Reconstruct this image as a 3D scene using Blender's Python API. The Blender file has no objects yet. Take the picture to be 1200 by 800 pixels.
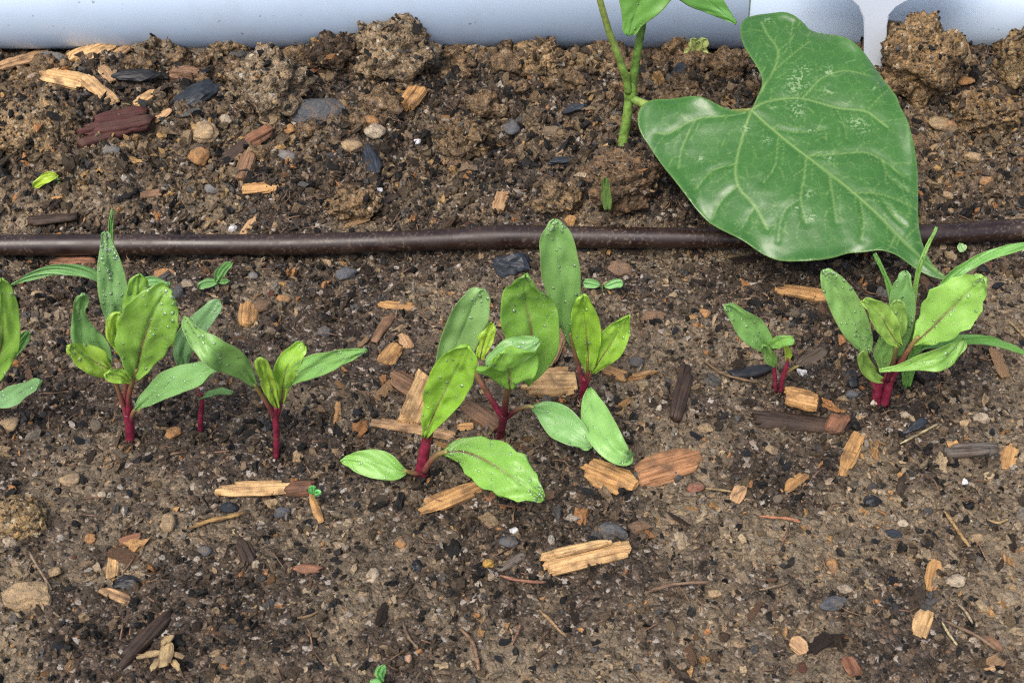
import bpy, bmesh, math, random
import numpy as np
from mathutils import Vector, Matrix, noise as mnoise
from mathutils.geometry import delaunay_2d_cdt

S = bpy.context.scene
COL = S.collection
random.seed(7)
RNG = np.random.default_rng(11)

# ------------------------------------------------------------------ camera, sky, sun, exposure
PITCH = math.radians(42.0); DIST = 0.36; FPX = 1563.0
CAM = np.array([0.0, -DIST*math.cos(PITCH), DIST*math.sin(PITCH)])
cd = bpy.data.cameras.new('camera'); cam = bpy.data.objects.new('camera', cd); COL.objects.link(cam)
cam.location = CAM; cam.rotation_euler = (math.pi/2-PITCH, 0, 0)
cd.sensor_width = 36.0; cd.lens = 36.0*FPX/1200.0
cd.clip_start = 0.01; cd.clip_end = 500.0
cd.dof.use_dof = True; cd.dof.focus_distance = 0.365; cd.dof.aperture_fstop = 56.0
S.camera = cam

SUN_EL, SUN_AZ = math.radians(57), math.radians(-148)     # azimuth from +Y towards +X
w = bpy.data.worlds.new('World'); S.world = w; w.use_nodes = True
nt = w.node_tree; bg = nt.nodes['Background']
sky = nt.nodes.new('ShaderNodeTexSky'); sky.sky_type = 'NISHITA'; sky.sun_disc = False
sky.sun_elevation = SUN_EL; sky.sun_rotation = SUN_AZ; sky.dust_density = 4.0; sky.air_density = 0.8; sky.ozone_density = 1.0
nt.links.new(sky.outputs[0], bg.inputs[0]); bg.inputs[1].default_value = 0.135
sd = bpy.data.lights.new('sun', 'SUN'); sd.energy = 1.5; sd.angle = math.radians(36); sd.color = (1.0, 0.95, 0.88)
sun = bpy.data.objects.new('sun', sd); COL.objects.link(sun)
sdir = Vector((math.sin(SUN_AZ)*math.cos(SUN_EL), math.cos(SUN_AZ)*math.cos(SUN_EL), math.sin(SUN_EL)))
sun.rotation_euler = sdir.to_track_quat('Z', 'Y').to_euler(); sun.location = (0, 0, 2)
S.view_settings.view_transform = 'Standard'; S.view_settings.look = 'None'
S.view_settings.exposure = 0.9; S.view_settings.gamma = 1.0
S.cycles.use_denoising = False; S.cycles.use_adaptive_sampling = False; S.cycles.filter_width = 1.15

# ------------------------------------------------------------------ picture point -> place in the bed
UP = np.array([0, math.sin(PITCH), math.cos(PITCH)]); FW = np.array([0, math.cos(PITCH), -math.sin(PITCH)])
def ray(px, py): return FW + np.array([1.0, 0, 0])*((px-600)/FPX) + UP*(-(py-400)/FPX)
def at_y(px, py, y):
    d = ray(px, py); return CAM + d*((y-CAM[1])/d[1])
def at_z(px, py, z):
    d = ray(px, py); return CAM + d*((z-CAM[2])/d[2])
def depth(P): return float(np.dot(np.asarray(P)-CAM, FW))
def mpp(P): return depth(P)/FPX           # metres per picture pixel there

# ------------------------------------------------------------------ numpy noise
def _h(ix, iy, s):
    n = (ix.astype(np.int64)*374761393 + iy.astype(np.int64)*668265263 + s*982451653) & 0xffffffff
    n = ((n ^ (n >> 13))*1274126177) & 0xffffffff
    n = ((n ^ (n >> 16))*2246822519) & 0xffffffff
    return ((n ^ (n >> 15)) & 0xffffff)/float(0xffffff)
def vnoise(x, y, s=0):
    x = np.asarray(x, float); y = np.asarray(y, float)
    ix = np.floor(x); iy = np.floor(y); fx = x-ix; fy = y-iy
    ix = ix.astype(np.int64); iy = iy.astype(np.int64)
    fx = fx*fx*(3-2*fx); fy = fy*fy*(3-2*fy)
    a = _h(ix, iy, s); b = _h(ix+1, iy, s); c = _h(ix, iy+1, s); d = _h(ix+1, iy+1, s)
    return (a*(1-fx)+b*fx)*(1-fy) + (c*(1-fx)+d*fx)*fy
def fbm(x, y, s=0, o=4):
    t = 0; a = 1; n = 0
    for k in range(o):
        t = t + a*vnoise(x*2**k, y*2**k, s+k*17); n += a; a *= .5
    return t/n
def worley(x, y, s=0):
    x = np.asarray(x, float); y = np.asarray(y, float)
    ix = np.floor(x).astype(np.int64); iy = np.floor(y).astype(np.int64)
    best = np.full(x.shape, 9.0); val = np.zeros(x.shape)
    for dx in (-1, 0, 1):
        for dy in (-1, 0, 1):
            cx = ix+dx; cy = iy+dy
            d = (cx+_h(cx, cy, s)-x)**2 + (cy+_h(cx, cy, s+5)-y)**2
            m = d < best; best = np.where(m, d, best); val = np.where(m, _h(cx, cy, s+9), val)
    return np.sqrt(best), val
def sstep(a, b, x):
    t = np.clip((x-a)/(b-a), 0, 1); return t*t*(3-2*t)

# ------------------------------------------------------------------ soil height
Y_WALL = 0.1345
MOUND = (0.036, 0.064)
def H(x, y):
    x = np.asarray(x, float); y = np.asarray(y, float)
    back = sstep(0.055, 0.128, y)
    z = back*0.011
    z = z + (fbm(x*22+3, y*22, 3, 3)-.5)*(0.004+0.008*back)
    z = z + 0.011*np.exp(-(((x-MOUND[0])/0.013)**2 + ((y-MOUND[1])/0.012)**2))
    z = z + 0.007*np.exp(-(((x+.135)/.022)**2 + ((y-.078)/.016)**2))
    z = z + 0.010*np.exp(-(((x-.128)/.020)**2 + ((y-.118)/.014)**2))
    z = z + 0.010*np.exp(-(((x-.185)/.016)**2 + ((y-.122)/.014)**2))
    z = z - 0.0015*np.exp(-((y-0.040)/0.004)**2)
    return z
def G(px, py):
    z = 0.0
    for _ in range(14):
        P = at_z(px, py, z); z = z + 0.7*(float(H(P[0], P[1]))-z)
    return at_z(px, py, z)
def crumbly(x, y):     # 0 smooth sandy crust .. 1 loose crumbs
    b = sstep(0.045, 0.075, y)
    n = fbm(x*30, y*30, 41, 3)
    return np.clip(0.25 + 0.75*b + (n-.5)*1.1, 0.1, 1.2)
_darkspots = [(90, 440, 26, .5), (60, 500, 22, .4), (470, 440, 22, .6), (520, 420, 16, .3), (640, 540, 22, .4), (540, 620, 22, .4), (230, 700, 14, .3),
              (900, 480, 20, .4), (1080, 350, 14, .4), (180, 320, 26, .4), (420, 600, 20, .4), (1000, 420, 16, .3), (120, 740, 16, .5), (730, 240, 20, .4), (560, 100, 30, .2)]
DS = [(at_z(a, b, 0), c/1000., d) for a, b, c, d in _darkspots]
def dark(x, y):
    n = fbm(x*45+9, y*45, 61, 4)*.75 + fbm(x*140, y*140, 67, 2)*.25
    d = sstep(.31, .62, n)
    for P, r, a in DS: d = d + a*np.exp(-(((x-P[0])/r)**2+((y-P[1])/(r*1.1))**2))
    d = d + .22*sstep(-.03, .03, y)*(1-sstep(.05, .07, y)) - .03*(1-sstep(-.09, -.02, y))
    return np.clip(d, 0, 1)
def detail(x, y):
    c = crumbly(x, y)
    w1, v1 = worley(x*150, y*150, 21); w2, v2 = worley(x*330, y*330, 22); w3, v3 = worley(x*760, y*760, 23)
    z = (1-w1)*(.3+v1)*0.0034*c*sstep(.35, .8, c) + (1-w2)*(.25+v2)*0.0022*c + (1-w3)*(.3+v3)*0.0009*(.5+.5*c)
    z = z + (fbm(x*90, y*90, 31, 3)-.5)*0.0030
    ck = fbm(x*60, y*60, 77, 2); z = z - 0.0012*np.exp(-((ck-.5)/.012)**2)*(1-.6*c)
    return z - 0.0017

# ------------------------------------------------------------------ materials
def mat(name):
    m = bpy.data.materials.new(name); m.use_nodes = True
    n = m.node_tree.nodes; l = m.node_tree.links
    return m, n, l, n['Principled BSDF']
def ramp(n, stops, interp='LINEAR'):
    r = n.new('ShaderNodeValToRGB'); r.color_ramp.interpolation = interp
    e = r.color_ramp.elements
    while len(e) < len(stops): e.new(0.5)
    for q, (p, c) in zip(e, stops):
        q.position = p; q.color = (*c, 1) if len(c) == 3 else c
    return r
def tex(n, l, kind, scale, co=None, **kw):
    t = n.new('ShaderNodeTex'+kind); t.inputs['Scale'].default_value = scale
    for k, v in kw.items():
        if k in t.inputs: t.inputs[k].default_value = v
        else: setattr(t, k, v)
    if co is not None: l.new(co, t.inputs['Vector'])
    return t
def math_(n, l, op, a, b=None, c=None, clamp=False):
    m = n.new('ShaderNodeMath'); m.operation = op; m.use_clamp = clamp
    for i, v in enumerate((a, b, c)):
        if v is None: continue
        if isinstance(v, (int, float)): m.inputs[i].default_value = v
        else: l.new(v, m.inputs[i])
    return m.outputs[0]
def mix(n, l, f, a, b, blend='MIX'):
    m = n.new('ShaderNodeMix'); m.data_type = 'RGBA'; m.blend_type = blend; m.clamp_factor = True
    for s, v in ((m.inputs[0], f), (m.inputs[6], a), (m.inputs[7], b)):
        if isinstance(v, (int, float)): s.default_value = v
        elif isinstance(v, tuple): s.default_value = (*v, 1)
        else: l.new(v, s)
    return m.outputs[2]
def bump(n, l, h, strength, dist, prev=None):
    b = n.new('ShaderNodeBump'); b.inputs['Strength'].default_value = strength; b.inputs['Distance'].default_value = dist
    l.new(h, b.inputs['Height'])
    if prev is not None: l.new(prev, b.inputs['Normal'])
    return b.outputs[0]
def objcoord(n): return n.new('ShaderNodeTexCoord').outputs['Object']

SAND = [(0, (.035, .028, .022)), (.14, (.09, .07, .05)), (.30, (.19, .15, .11)), (.52, (.27, .215, .155)), (.70, (.16, .13, .10)), (.80, (.34, .255, .165)), (.90, (.19, .165, .14)), (.965, (.40, .24, .11)), (.985, (.30, .27, .24))]
BACKK = .8
DARK = [(0, (.010, .0095, .009)), (.20, (.035, .026, .019)), (.45, (.07, .05, .035)), (.62, (.018, .017, .017)), (.72, (.12, .088, .06)), (.86, (.05, .045, .042)), (.93, (.19, .13, .08)), (.985, (.45, .41, .36))]
BACK = [(0, (.014, .012, .010)), (.16, (.07, .048, .031)), (.36, (.15, .105, .068)), (.55, (.24, .165, .10)), (.68, (.055, .044, .036)), (.78, (.30, .20, .115)), (.88, (.40, .235, .10)), (.94, (.10, .095, .09)), (.985, (.50, .45, .38))]
BACK = [(p, (c[0]*.76, c[1]*.815, c[2]*.84)) for p, c in BACK]
def warm(c): return (c[0]*.82, c[1]*.815, c[2]*.755)
SAND = [(p, warm(c)) for p, c in SAND]
def soil_mat(name, clod=False):
    m, n, l, b = mat(name)
    co = objcoord(n)
    warp = tex(n, l, 'Noise', 900, co, Detail=2)
    vm = n.new('ShaderNodeVectorMath'); vm.operation = 'MULTIPLY_ADD'; vm.inputs[1].default_value = (.0009,)*3
    l.new(warp.outputs['Color'], vm.inputs[0]); l.new(co, vm.inputs[2]); cw = vm.outputs[0]
    v1 = tex(n, l, 'Voronoi', 850, cw); v2 = tex(n, l, 'Voronoi', 2100, cw)
    sep = n.new('ShaderNodeSeparateColor'); l.new(v1.outputs['Color'], sep.inputs[0])
    sep2 = n.new('ShaderNodeSeparateColor'); l.new(v2.outputs['Color'], sep2.inputs[0])
    nz = tex(n, l, 'Noise', 260, co, Detail=4)
    pick = mix(n, l, .55, sep.outputs[0], sep2.outputs[0])
    def three(src):
        a = ramp(n, SAND); c = ramp(n, DARK); d = ramp(n, BACK)
        for r in (a, c, d): l.new(src, r.inputs[0])
        if clod: return mix(n, l, math_(n, l, 'MULTIPLY', nz.outputs['Fac'], .5), d.outputs[0], a.outputs[0])
        da = n.new('ShaderNodeAttribute'); da.attribute_name = 'dark'
        ba = n.new('ShaderNodeAttribute'); ba.attribute_name = 'back'
        e = mix(n, l, ba.outputs['Fac'], a.outputs[0], d.outputs[0])
        return mix(n, l, da.outputs['Fac'], e, c.outputs[0])
    cA = three(sep.outputs[0]); cB = three(sep2.outputs[0])
    colr = mix(n, l, .38, cA, cB)
    tone = ramp(n, [(.3, (.72, .72, .72)), (.7, (1.2, 1.17, 1.12))]); l.new(nz.outputs['Fac'], tone.inputs[0])
    colr = mix(n, l, 1.0, colr, tone.outputs[0], 'MULTIPLY')
    if clod:
        oi = n.new('ShaderNodeObjectInfo'); colr = mix(n, l, 1.0, colr, oi.outputs['Color'], 'MULTIPLY')
    l.new(colr, b.inputs['Base Color'])
    rr = ramp(n, [(.3, (.42,)*3), (.7, (.85,)*3)]); l.new(sep2.outputs[1], rr.inputs[0]); l.new(rr.outputs[0], b.inputs['Roughness'])
    b.inputs['Specular IOR Level'].default_value = .16
    h1 = bump(n, l, math_(n, l, 'SUBTRACT', 1.0, v1.outputs['Distance']), .75, .0006)
    h2 = bump(n, l, math_(n, l, 'SUBTRACT', 1.0, v2.outputs['Distance']), .8, .0003, h1)
    f = tex(n, l, 'Noise', 5200, co, Detail=2); h3 = bump(n, l, f.outputs['Fac'], .5, .0001, h2)
    l.new(h3, b.inputs['Normal'])
    return m
M_LUMP = soil_mat('lump_soil', True); M_SOIL = soil_mat('damp_soil'); M_CLOD = soil_mat('clod_soil', True)

def crumb_mat():
    m, n, l, b = mat('soil_crumbs')
    a = n.new('ShaderNodeAttribute'); a.attribute_name = 'col'
    co = objcoord(n); nz = tex(n, l, 'Noise', 1900, co, Detail=3)
    r = ramp(n, [(.3, (.6, .6, .6)), (.7, (1.3, 1.27, 1.22))]); l.new(nz.outputs['Fac'], r.inputs[0])
    l.new(mix(n, l, 1.0, a.outputs['Color'], r.outputs[0], 'MULTIPLY'), b.inputs['Base Color'])
    rr = ramp(n, [(.35, (.4,)*3), (.65, (.85,)*3)]); l.new(tex(n, l, 'Noise', 500, co).outputs['Fac'], rr.inputs[0]); l.new(rr.outputs[0], b.inputs['Roughness'])
    b.inputs['Specular IOR Level'].default_value = .2
    f = tex(n, l, 'Noise', 3600, co, Detail=3); l.new(bump(n, l, f.outputs['Fac'], .9, .0003), b.inputs['Normal'])
    return m
M_CRUMB = crumb_mat()

def stone_mat():
    m, n, l, b = mat('stone')
    oi = n.new('ShaderNodeObjectInfo'); co = objcoord(n)
    add = n.new('ShaderNodeVectorMath'); add.operation = 'ADD'; l.new(co, add.inputs[0]); l.new(oi.outputs['Random'], add.inputs[1]); co = add.outputs[0]
    nz = tex(n, l, 'Noise', 420, co, Detail=6, Roughness=.7)
    r = ramp(n, [(.28, (.55, .53, .5)), (.5, (1, 1, 1)), (.72, (1.35, 1.3, 1.2))]); l.new(nz.outputs['Fac'], r.inputs[0])
    c = mix(n, l, 1.0, oi.outputs['Color'], r.outputs[0], 'MULTIPLY')
    sp = tex(n, l, 'Noise', 1500, co, Detail=3); sr = ramp(n, [(.56, (0, 0, 0)), (.66, (1, 1, 1))]); l.new(sp.outputs['Fac'], sr.inputs[0])
    c = mix(n, l, math_(n, l, 'MULTIPLY', sr.outputs[0], .6), c, (.075, .055, .04))
    cr = ramp(n, [(.50, (0, 0, 0)), (.62, (1, 1, 1))]); l.new(tex(n, l, 'Noise', 330, co, Detail=5, Roughness=.75).outputs['Fac'], cr.inputs[0])
    c = mix(n, l, math_(n, l, 'MULTIPLY', cr.outputs[0], .7), c, (.16, .12, .085))
    l.new(c, b.inputs['Base Color']); b.inputs['Roughness'].default_value = .72; b.inputs['Specular IOR Level'].default_value = .25
    l.new(bump(n, l, nz.outputs['Fac'], 1.0, .0012), b.inputs['Normal'])
    return m
M_STONE = stone_mat()
def charcoal_mat():
    m, n, l, b = mat('charcoal')
    oi = n.new('ShaderNodeObjectInfo'); co = objcoord(n)
    mp = n.new('ShaderNodeMapping'); mp.inputs['Scale'].default_value = (.25, 1, 1); l.new(co, mp.inputs[0])
    nz = tex(n, l, 'Noise', 900, mp.outputs[0], Detail=5)
    r = ramp(n, [(.3, (.5,)*3), (.7, (1.5,)*3)]); l.new(nz.outputs['Fac'], r.inputs[0])
    l.new(mix(n, l, 1.0, oi.outputs['Color'], r.outputs[0], 'MULTIPLY'), b.inputs['Base Color'])
    b.inputs['Roughness'].default_value = .46; b.inputs['Specular IOR Level'].default_value = .38
    l.new(bump(n, l, nz.outputs['Fac'], .8, .0006), b.inputs['Normal'])
    return m
M_CHAR = charcoal_mat()
def wood_mat():
    m, n, l, b = mat('wood_fibre')
    oi = n.new('ShaderNodeObjectInfo'); co = objcoord(n)
    add = n.new('ShaderNodeVectorMath'); add.operation = 'ADD'; l.new(co, add.inputs[0]); l.new(oi.outputs['Random'], add.inputs[1])
    mp = n.new('ShaderNodeMapping'); mp.inputs['Scale'].default_value = (.07, 1, 1); l.new(add.outputs[0], mp.inputs[0])
    n1 = tex(n, l, 'Noise', 1300, mp.outputs[0], Detail=6, Roughness=.65)
    n2 = tex(n, l, 'Noise', 260, add.outputs[0], Detail=5)
    r = ramp(n, [(.26, (.22, .16, .11)), (.40, (.68, .60, .52)), (.52, (1, .97, .92)), (.70, (1.25, 1.22, 1.15))]); l.new(n1.outputs['Fac'], r.inputs[0])
    c = mix(n, l, 1.0, oi.outputs['Color'], r.outputs[0], 'MULTIPLY')
    d = ramp(n, [(.46, (0, 0, 0)), (.70, (1, 1, 1))]); l.new(n2.outputs['Fac'], d.inputs[0])
    c = mix(n, l, math_(n, l, 'MULTIPLY', d.outputs[0], .75), c, (.07, .042, .025))
    l.new(c, b.inputs['Base Color']); b.inputs['Roughness'].default_value = .62; b.inputs['Specular IOR Level'].default_value = .35
    l.new(bump(n, l, n1.outputs['Fac'], .9, .0005), b.inputs['Normal'])
    return m
M_WOOD = wood_mat()

def leaf_mat(name, kind):
    m, n, l, b = mat(name)
    oi = n.new('ShaderNodeObjectInfo'); co = objcoord(n)
    nz = tex(n, l, 'Noise', 130, co, Detail=4); fine = tex(n, l, 'Noise', 1700, co, Detail=3)
    r = ramp(n, [(.3, (.86, .90, .85)), (.7, (1.14, 1.10, 1.1))]); l.new(nz.outputs['Fac'], r.inputs[0])
    c = mix(n, l, 1.0, oi.outputs['Color'], r.outputs[0], 'MULTIPLY')
    fr = ramp(n, [(.35, (.94, .95, .93)), (.65, (1.04, 1.03, 1.04))]); l.new(fine.outputs['Fac'], fr.inputs[0])
    c = mix(n, l, 1.0, c, fr.outputs[0], 'MULTIPLY')
    hsrc = fine.outputs['Fac']
    if kind in ('beet', 'cot'):
        uv = n.new('ShaderNodeUVMap'); uv.uv_map = 'leaf'; s = n.new('ShaderNodeSeparateXYZ'); l.new(uv.outputs[0], s.inputs[0])
        U = math_(n, l, 'MULTIPLY', math_(n, l, 'ABSOLUTE', math_(n, l, 'SUBTRACT', s.outputs[0], .5)), 2.0); V = s.outputs[1]
        wob = math_(n, l, 'MULTIPLY', math_(n, l, 'SUBTRACT', tex(n, l, 'Noise', 300, co).outputs['Fac'], .5), .10)
        mw = math_(n, l, 'MULTIPLY_ADD', V, -.075, .115) if kind == 'beet' else math_(n, l, 'MULTIPLY_ADD', V, -.05, .06)
        midv = math_(n, l, 'SUBTRACT', 1.0, math_(n, l, 'DIVIDE', U, mw), clamp=True)
        if kind == 'beet':
            fall = math_(n, l, 'MULTIPLY', math_(n, l, 'SUBTRACT', .62, V, clamp=True), 1.6)
            c = mix(n, l, math_(n, l, 'MULTIPLY', midv, .5), c, (.27, .40, .12))
            c = mix(n, l, math_(n, l, 'MULTIPLY', math_(n, l, 'MULTIPLY', midv, fall), 1.5, clamp=True), c, (.17, .035, .045))
            ph = math_(n, l, 'FRACT', math_(n, l, 'ADD', math_(n, l, 'SUBTRACT', math_(n, l, 'MULTIPLY', V, 5.5), math_(n, l, 'MULTIPLY', U, 1.5)), math_(n, l, 'ADD', wob, 3.2)))
            lat = math_(n, l, 'SUBTRACT', 1.0, math_(n, l, 'DIVIDE', math_(n, l, 'ABSOLUTE', math_(n, l, 'SUBTRACT', ph, .5)), .05), clamp=True)
            c = mix(n, l, math_(n, l, 'MULTIPLY', lat, .5), c, (.36, .50, .17))
            vo = tex(n, l, 'Voronoi', 420, co, feature='DISTANCE_TO_EDGE')
            ve = math_(n, l, 'SUBTRACT', 1.0, math_(n, l, 'DIVIDE', vo.outputs['Distance'], .09), clamp=True)
            c = mix(n, l, math_(n, l, 'MULTIPLY', ve, .30), c, (.34, .50, .17))
        else:
            c = mix(n, l, math_(n, l, 'MULTIPLY', midv, .4), c, (.24, .36, .16))
            ed = math_(n, l, 'MULTIPLY', math_(n, l, 'SUBTRACT', U, .86, clamp=True), 4.0, clamp=True)
            c = mix(n, l, math_(n, l, 'MULTIPLY', ed, .35), c, (.28, .20, .12))
    else:
        a = n.new('ShaderNodeAttribute'); a.attribute_name = 'vein'
        c = mix(n, l, math_(n, l, 'MULTIPLY', a.outputs['Fac'], .72, clamp=True), c, (.25, .38, .11))
        wn = tex(n, l, 'Noise', 350, co, Detail=2); vm = n.new('ShaderNodeVectorMath'); vm.operation = 'MULTIPLY_ADD'; vm.inputs[1].default_value = (.0022,)*3
        l.new(wn.outputs['Color'], vm.inputs[0]); l.new(co, vm.inputs[2]); co = vm.outputs[0]
        vo = tex(n, l, 'Voronoi', 300, co, feature='DISTANCE_TO_EDGE')
        ve = math_(n, l, 'SUBTRACT', 1.0, math_(n, l, 'DIVIDE', vo.outputs['Distance'], .05), clamp=True)
        vo2 = tex(n, l, 'Voronoi', 900, co, feature='DISTANCE_TO_EDGE')
        ve2 = math_(n, l, 'SUBTRACT', 1.0, math_(n, l, 'DIVIDE', vo2.outputs['Distance'], .10), clamp=True)
        c = mix(n, l, math_(n, l, 'ADD', math_(n, l, 'MULTIPLY', ve, .17), math_(n, l, 'MULTIPLY', ve2, .08)), c, (.20, .36, .10))
        sc = n.new('ShaderNodeAttribute'); sc.attribute_name = 'scar'
        sn = tex(n, l, 'Noise', 1100, co, Detail=3); sr = ramp(n, [(.53, (0, 0, 0)), (.56, (1, 1, 1))]); l.new(sn.outputs['Fac'], sr.inputs[0])
        c = mix(n, l, math_(n, l, 'MULTIPLY', math_(n, l, 'MULTIPLY', sc.outputs['Fac'], sr.outputs[0]), .6), c, (.36, .48, .26))
        hsrc = math_(n, l, 'SUBTRACT', math_(n, l, 'MULTIPLY', fine.outputs['Fac'], .5), math_(n, l, 'ADD', ve, math_(n, l, 'MULTIPLY', ve2, .5)))
    l.new(c, b.inputs['Base Color']); b.inputs['Roughness'].default_value = .38 if kind != 'bean' else .33; b.inputs['Specular IOR Level'].default_value = .5 if kind != 'bean' else .65
    l.new(bump(n, l, hsrc, .30 if kind != 'bean' else .07, .0002), b.inputs['Normal'])
    tr = n.new('ShaderNodeBsdfTranslucent'); tc = mix(n, l, 1.0, c, (1.25, 1.35, .55), 'MULTIPLY'); l.new(tc, tr.inputs[0])
    ms = n.new('ShaderNodeMixShader'); ms.inputs[0].default_value = .30 if kind != 'bean' else .20
    l.new(b.outputs[0], ms.inputs[1]); l.new(tr.outputs[0], ms.inputs[2]); l.new(ms.outputs[0], n['Material Output'].inputs[0])
    return m
M_BEET = leaf_mat('beet_leaf', 'beet'); M_COT = leaf_mat('seed_leaf', 'cot'); M_BEAN = leaf_mat('bean_leaf', 'bean')
def stem_mat():
    m, n, l, b = mat('stem')
    oi = n.new('ShaderNodeObjectInfo'); nz = tex(n, l, 'Noise', 500, objcoord(n), Detail=4)
    r = ramp(n, [(.3, (.55,)*3), (.7, (1.45,)*3)]); l.new(nz.outputs['Fac'], r.inputs[0])
    at = n.new('ShaderNodeAttribute'); at.attribute_name = 'along'
    fr = ramp(n, [(.2, (0, 0, 0)), (1.0, (.72, .72, .72))]); l.new(at.outputs['Fac'], fr.inputs[0])
    c = mix(n, l, fr.outputs[0], mix(n, l, 1.0, oi.outputs['Color'], r.outputs[0], 'MULTIPLY'), (.26, .26, .07))
    sp = tex(n, l, 'Noise', 900, objcoord(n), Detail=4); sr = ramp(n, [(.60, (0, 0, 0)), (.68, (1, 1, 1))]); l.new(sp.outputs['Fac'], sr.inputs[0])
    c = mix(n, l, math_(n, l, 'MULTIPLY', sr.outputs[0], .55), c, (.10, .07, .05))
    l.new(c, b.inputs['Base Color']); l.new(bump(n, l, nz.outputs['Fac'], .4, .0005), b.inputs['Normal'])
    b.inputs['Roughness'].default_value = .45; b.inputs['Subsurface Weight'].default_value = .12; b.inputs['Subsurface Radius'].default_value = (.002, .0008, .0005)
    b.inputs['Subsurface Scale'].default_value = .5
    return m
M_STEM = stem_mat()
def water_mat():
    m, n, l, b = mat('water_droplet'); n.remove(b)
    t = n.new('ShaderNodeBsdfTransparent'); t.inputs[0].default_value = (.96, .98, .96, 1)
    g = n.new('ShaderNodeBsdfGlossy'); g.inputs['Roughness'].default_value = .06
    f = n.new('ShaderNodeFresnel'); f.inputs[0].default_value = 1.36
    a = n.new('ShaderNodeMath'); a.operation = 'MULTIPLY_ADD'; a.inputs[1].default_value = 1.0; a.inputs[2].default_value = .06; l.new(f.outputs[0], a.inputs[0])
    df = n.new('ShaderNodeBsdfDiffuse'); df.inputs[0].default_value = (.72, .80, .70, 1); m0 = n.new('ShaderNodeMixShader'); m0.inputs[0].default_value = .07
    l.new(t.outputs[0], m0.inputs[1]); l.new(df.outputs[0], m0.inputs[2])
    ms = n.new('ShaderNodeMixShader'); l.new(a.outputs[0], ms.inputs[0]); l.new(m0.outputs[0], ms.inputs[1]); l.new(g.outputs[0], ms.inputs[2])
    l.new(ms.outputs[0], n['Material Output'].inputs[0])
    return m
M_WATER = water_mat()
def tube_mat():
    m, n, l, b = mat('brown_drip_tubing')
    co = objcoord(n); nz = tex(n, l, 'Noise', 160, co, Detail=5)
    r = ramp(n, [(.3, (.014, .0068, .0048)), (.7, (.029, .0155, .0110))]); l.new(nz.outputs['Fac'], r.inputs[0])
    sp = tex(n, l, 'Noise', 1100, co, Detail=4); sr = ramp(n, [(.55, (0, 0, 0)), (.64, (1, 1, 1))]); l.new(sp.outputs['Fac'], sr.inputs[0])
    big = ramp(n, [(.34, (0, 0, 0)), (.7, (1, 1, 1))]); l.new(tex(n, l, 'Noise', 60, co, Detail=3).outputs['Fac'], big.inputs[0])
    c = mix(n, l, math_(n, l, 'MULTIPLY', math_(n, l, 'MULTIPLY', sr.outputs[0], big.outputs[0]), .8), r.outputs[0], (.13, .09, .06))
    l.new(c, b.inputs['Base Color'])
    rr = ramp(n, [(.35, (.30,)*3), (.65, (.5,)*3)]); l.new(nz.outputs['Fac'], rr.inputs[0]); l.new(rr.outputs[0], b.inputs['Roughness'])
    l.new(bump(n, l, sp.outputs['Fac'], .10, .0002), b.inputs['Normal'])
    return m
M_TUBE = tube_mat()
def paint_mat(name, colr, rough, dirt):
    m, n, l, b = mat(name)
    co = objcoord(n); nz = tex(n, l, 'Noise', 14, co, Detail=5)
    r = ramp(n, [(.3, tuple(x*.93 for x in colr)), (.7, colr)]); l.new(nz.outputs['Fac'], r.inputs[0])
    sp = tex(n, l, 'Noise', 420, co, Detail=3); sr = ramp(n, [(.70, (0, 0, 0)), (.76, (1, 1, 1))]); l.new(sp.outputs['Fac'], sr.inputs[0])
    st = tex(n, l, 'Noise', 60, co, Detail=6, Roughness=.7); str_ = ramp(n, [(.5, (0, 0, 0)), (.85, (1, 1, 1))]); l.new(st.outputs['Fac'], str_.inputs[0])
    c = mix(n, l, math_(n, l, 'MULTIPLY', str_.outputs[0], .25*dirt), r.outputs[0], (.30, .27, .22))
    c = mix(n, l, math_(n, l, 'MULTIPLY', sr.outputs[0], .8*dirt), c, (.10, .085, .065))
    l.new(c, b.inputs['Base Color']); b.inputs['Roughness'].default_value = rough
    return m
M_WALL = paint_mat('pale_blue_white_coating', (.49, .60, .725), .36, 1.0)
M_TAG = paint_mat('white_plastic', (.58, .64, .71), .35, .7)
def ground_mat():
    m, n, l, b = mat('outside_ground')
    co = objcoord(n); nz = tex(n, l, 'Noise', 9, co, Detail=8, Roughness=.7)
    r = ramp(n, [(.3, (.05, .075, .025)), (.55, (.09, .12, .045)), (.75, (.16, .13, .085))]); l.new(nz.outputs['Fac'], r.inputs[0]); l.new(r.outputs[0], b.inputs['Base Color'])
    b.inputs['Roughness'].default_value = .9; l.new(bump(n, l, nz.outputs['Fac'], 1, .03), b.inputs['Normal'])
    return m
M_GROUND = ground_mat()

# ------------------------------------------------------------------ object helpers
def link(name, me, m, parent=None, color=None, smooth=True):
    o = bpy.data.objects.new(name, me); COL.objects.link(o)
    if m and not me.materials: me.materials.append(m)
    if parent: o.parent = parent
    if color: o.color = (*color, 1)
    me.polygons.foreach_set('use_smooth', np.full(len(me.polygons), bool(smooth)))
    return o
def mesh(name, V, F):
    me = bpy.data.meshes.new(name); me.from_pydata([tuple(v) for v in V], [], F); me.update(); return me
def fastmesh(name, V, F):       # V (n,3), F (m,k) numpy
    me = bpy.data.meshes.new(name); k = F.shape[1]
    me.vertices.add(len(V)); me.vertices.foreach_set('co', np.ascontiguousarray(V, np.float32).ravel())
    me.loops.add(F.size); me.loops.foreach_set('vertex_index', np.ascontiguousarray(F, np.int32).ravel())
    me.polygons.add(len(F)); me.polygons.foreach_set('loop_start', np.arange(0, F.size, k, dtype=np.int32))
    me.update(calc_edges=True); return me
def tag(o, label, cat=None, group=None, kind=None):
    if label: o['label'] = label
    if cat: o['category'] = cat
    if group: o['group'] = group
    if kind: o['kind'] = kind
    return o
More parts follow.
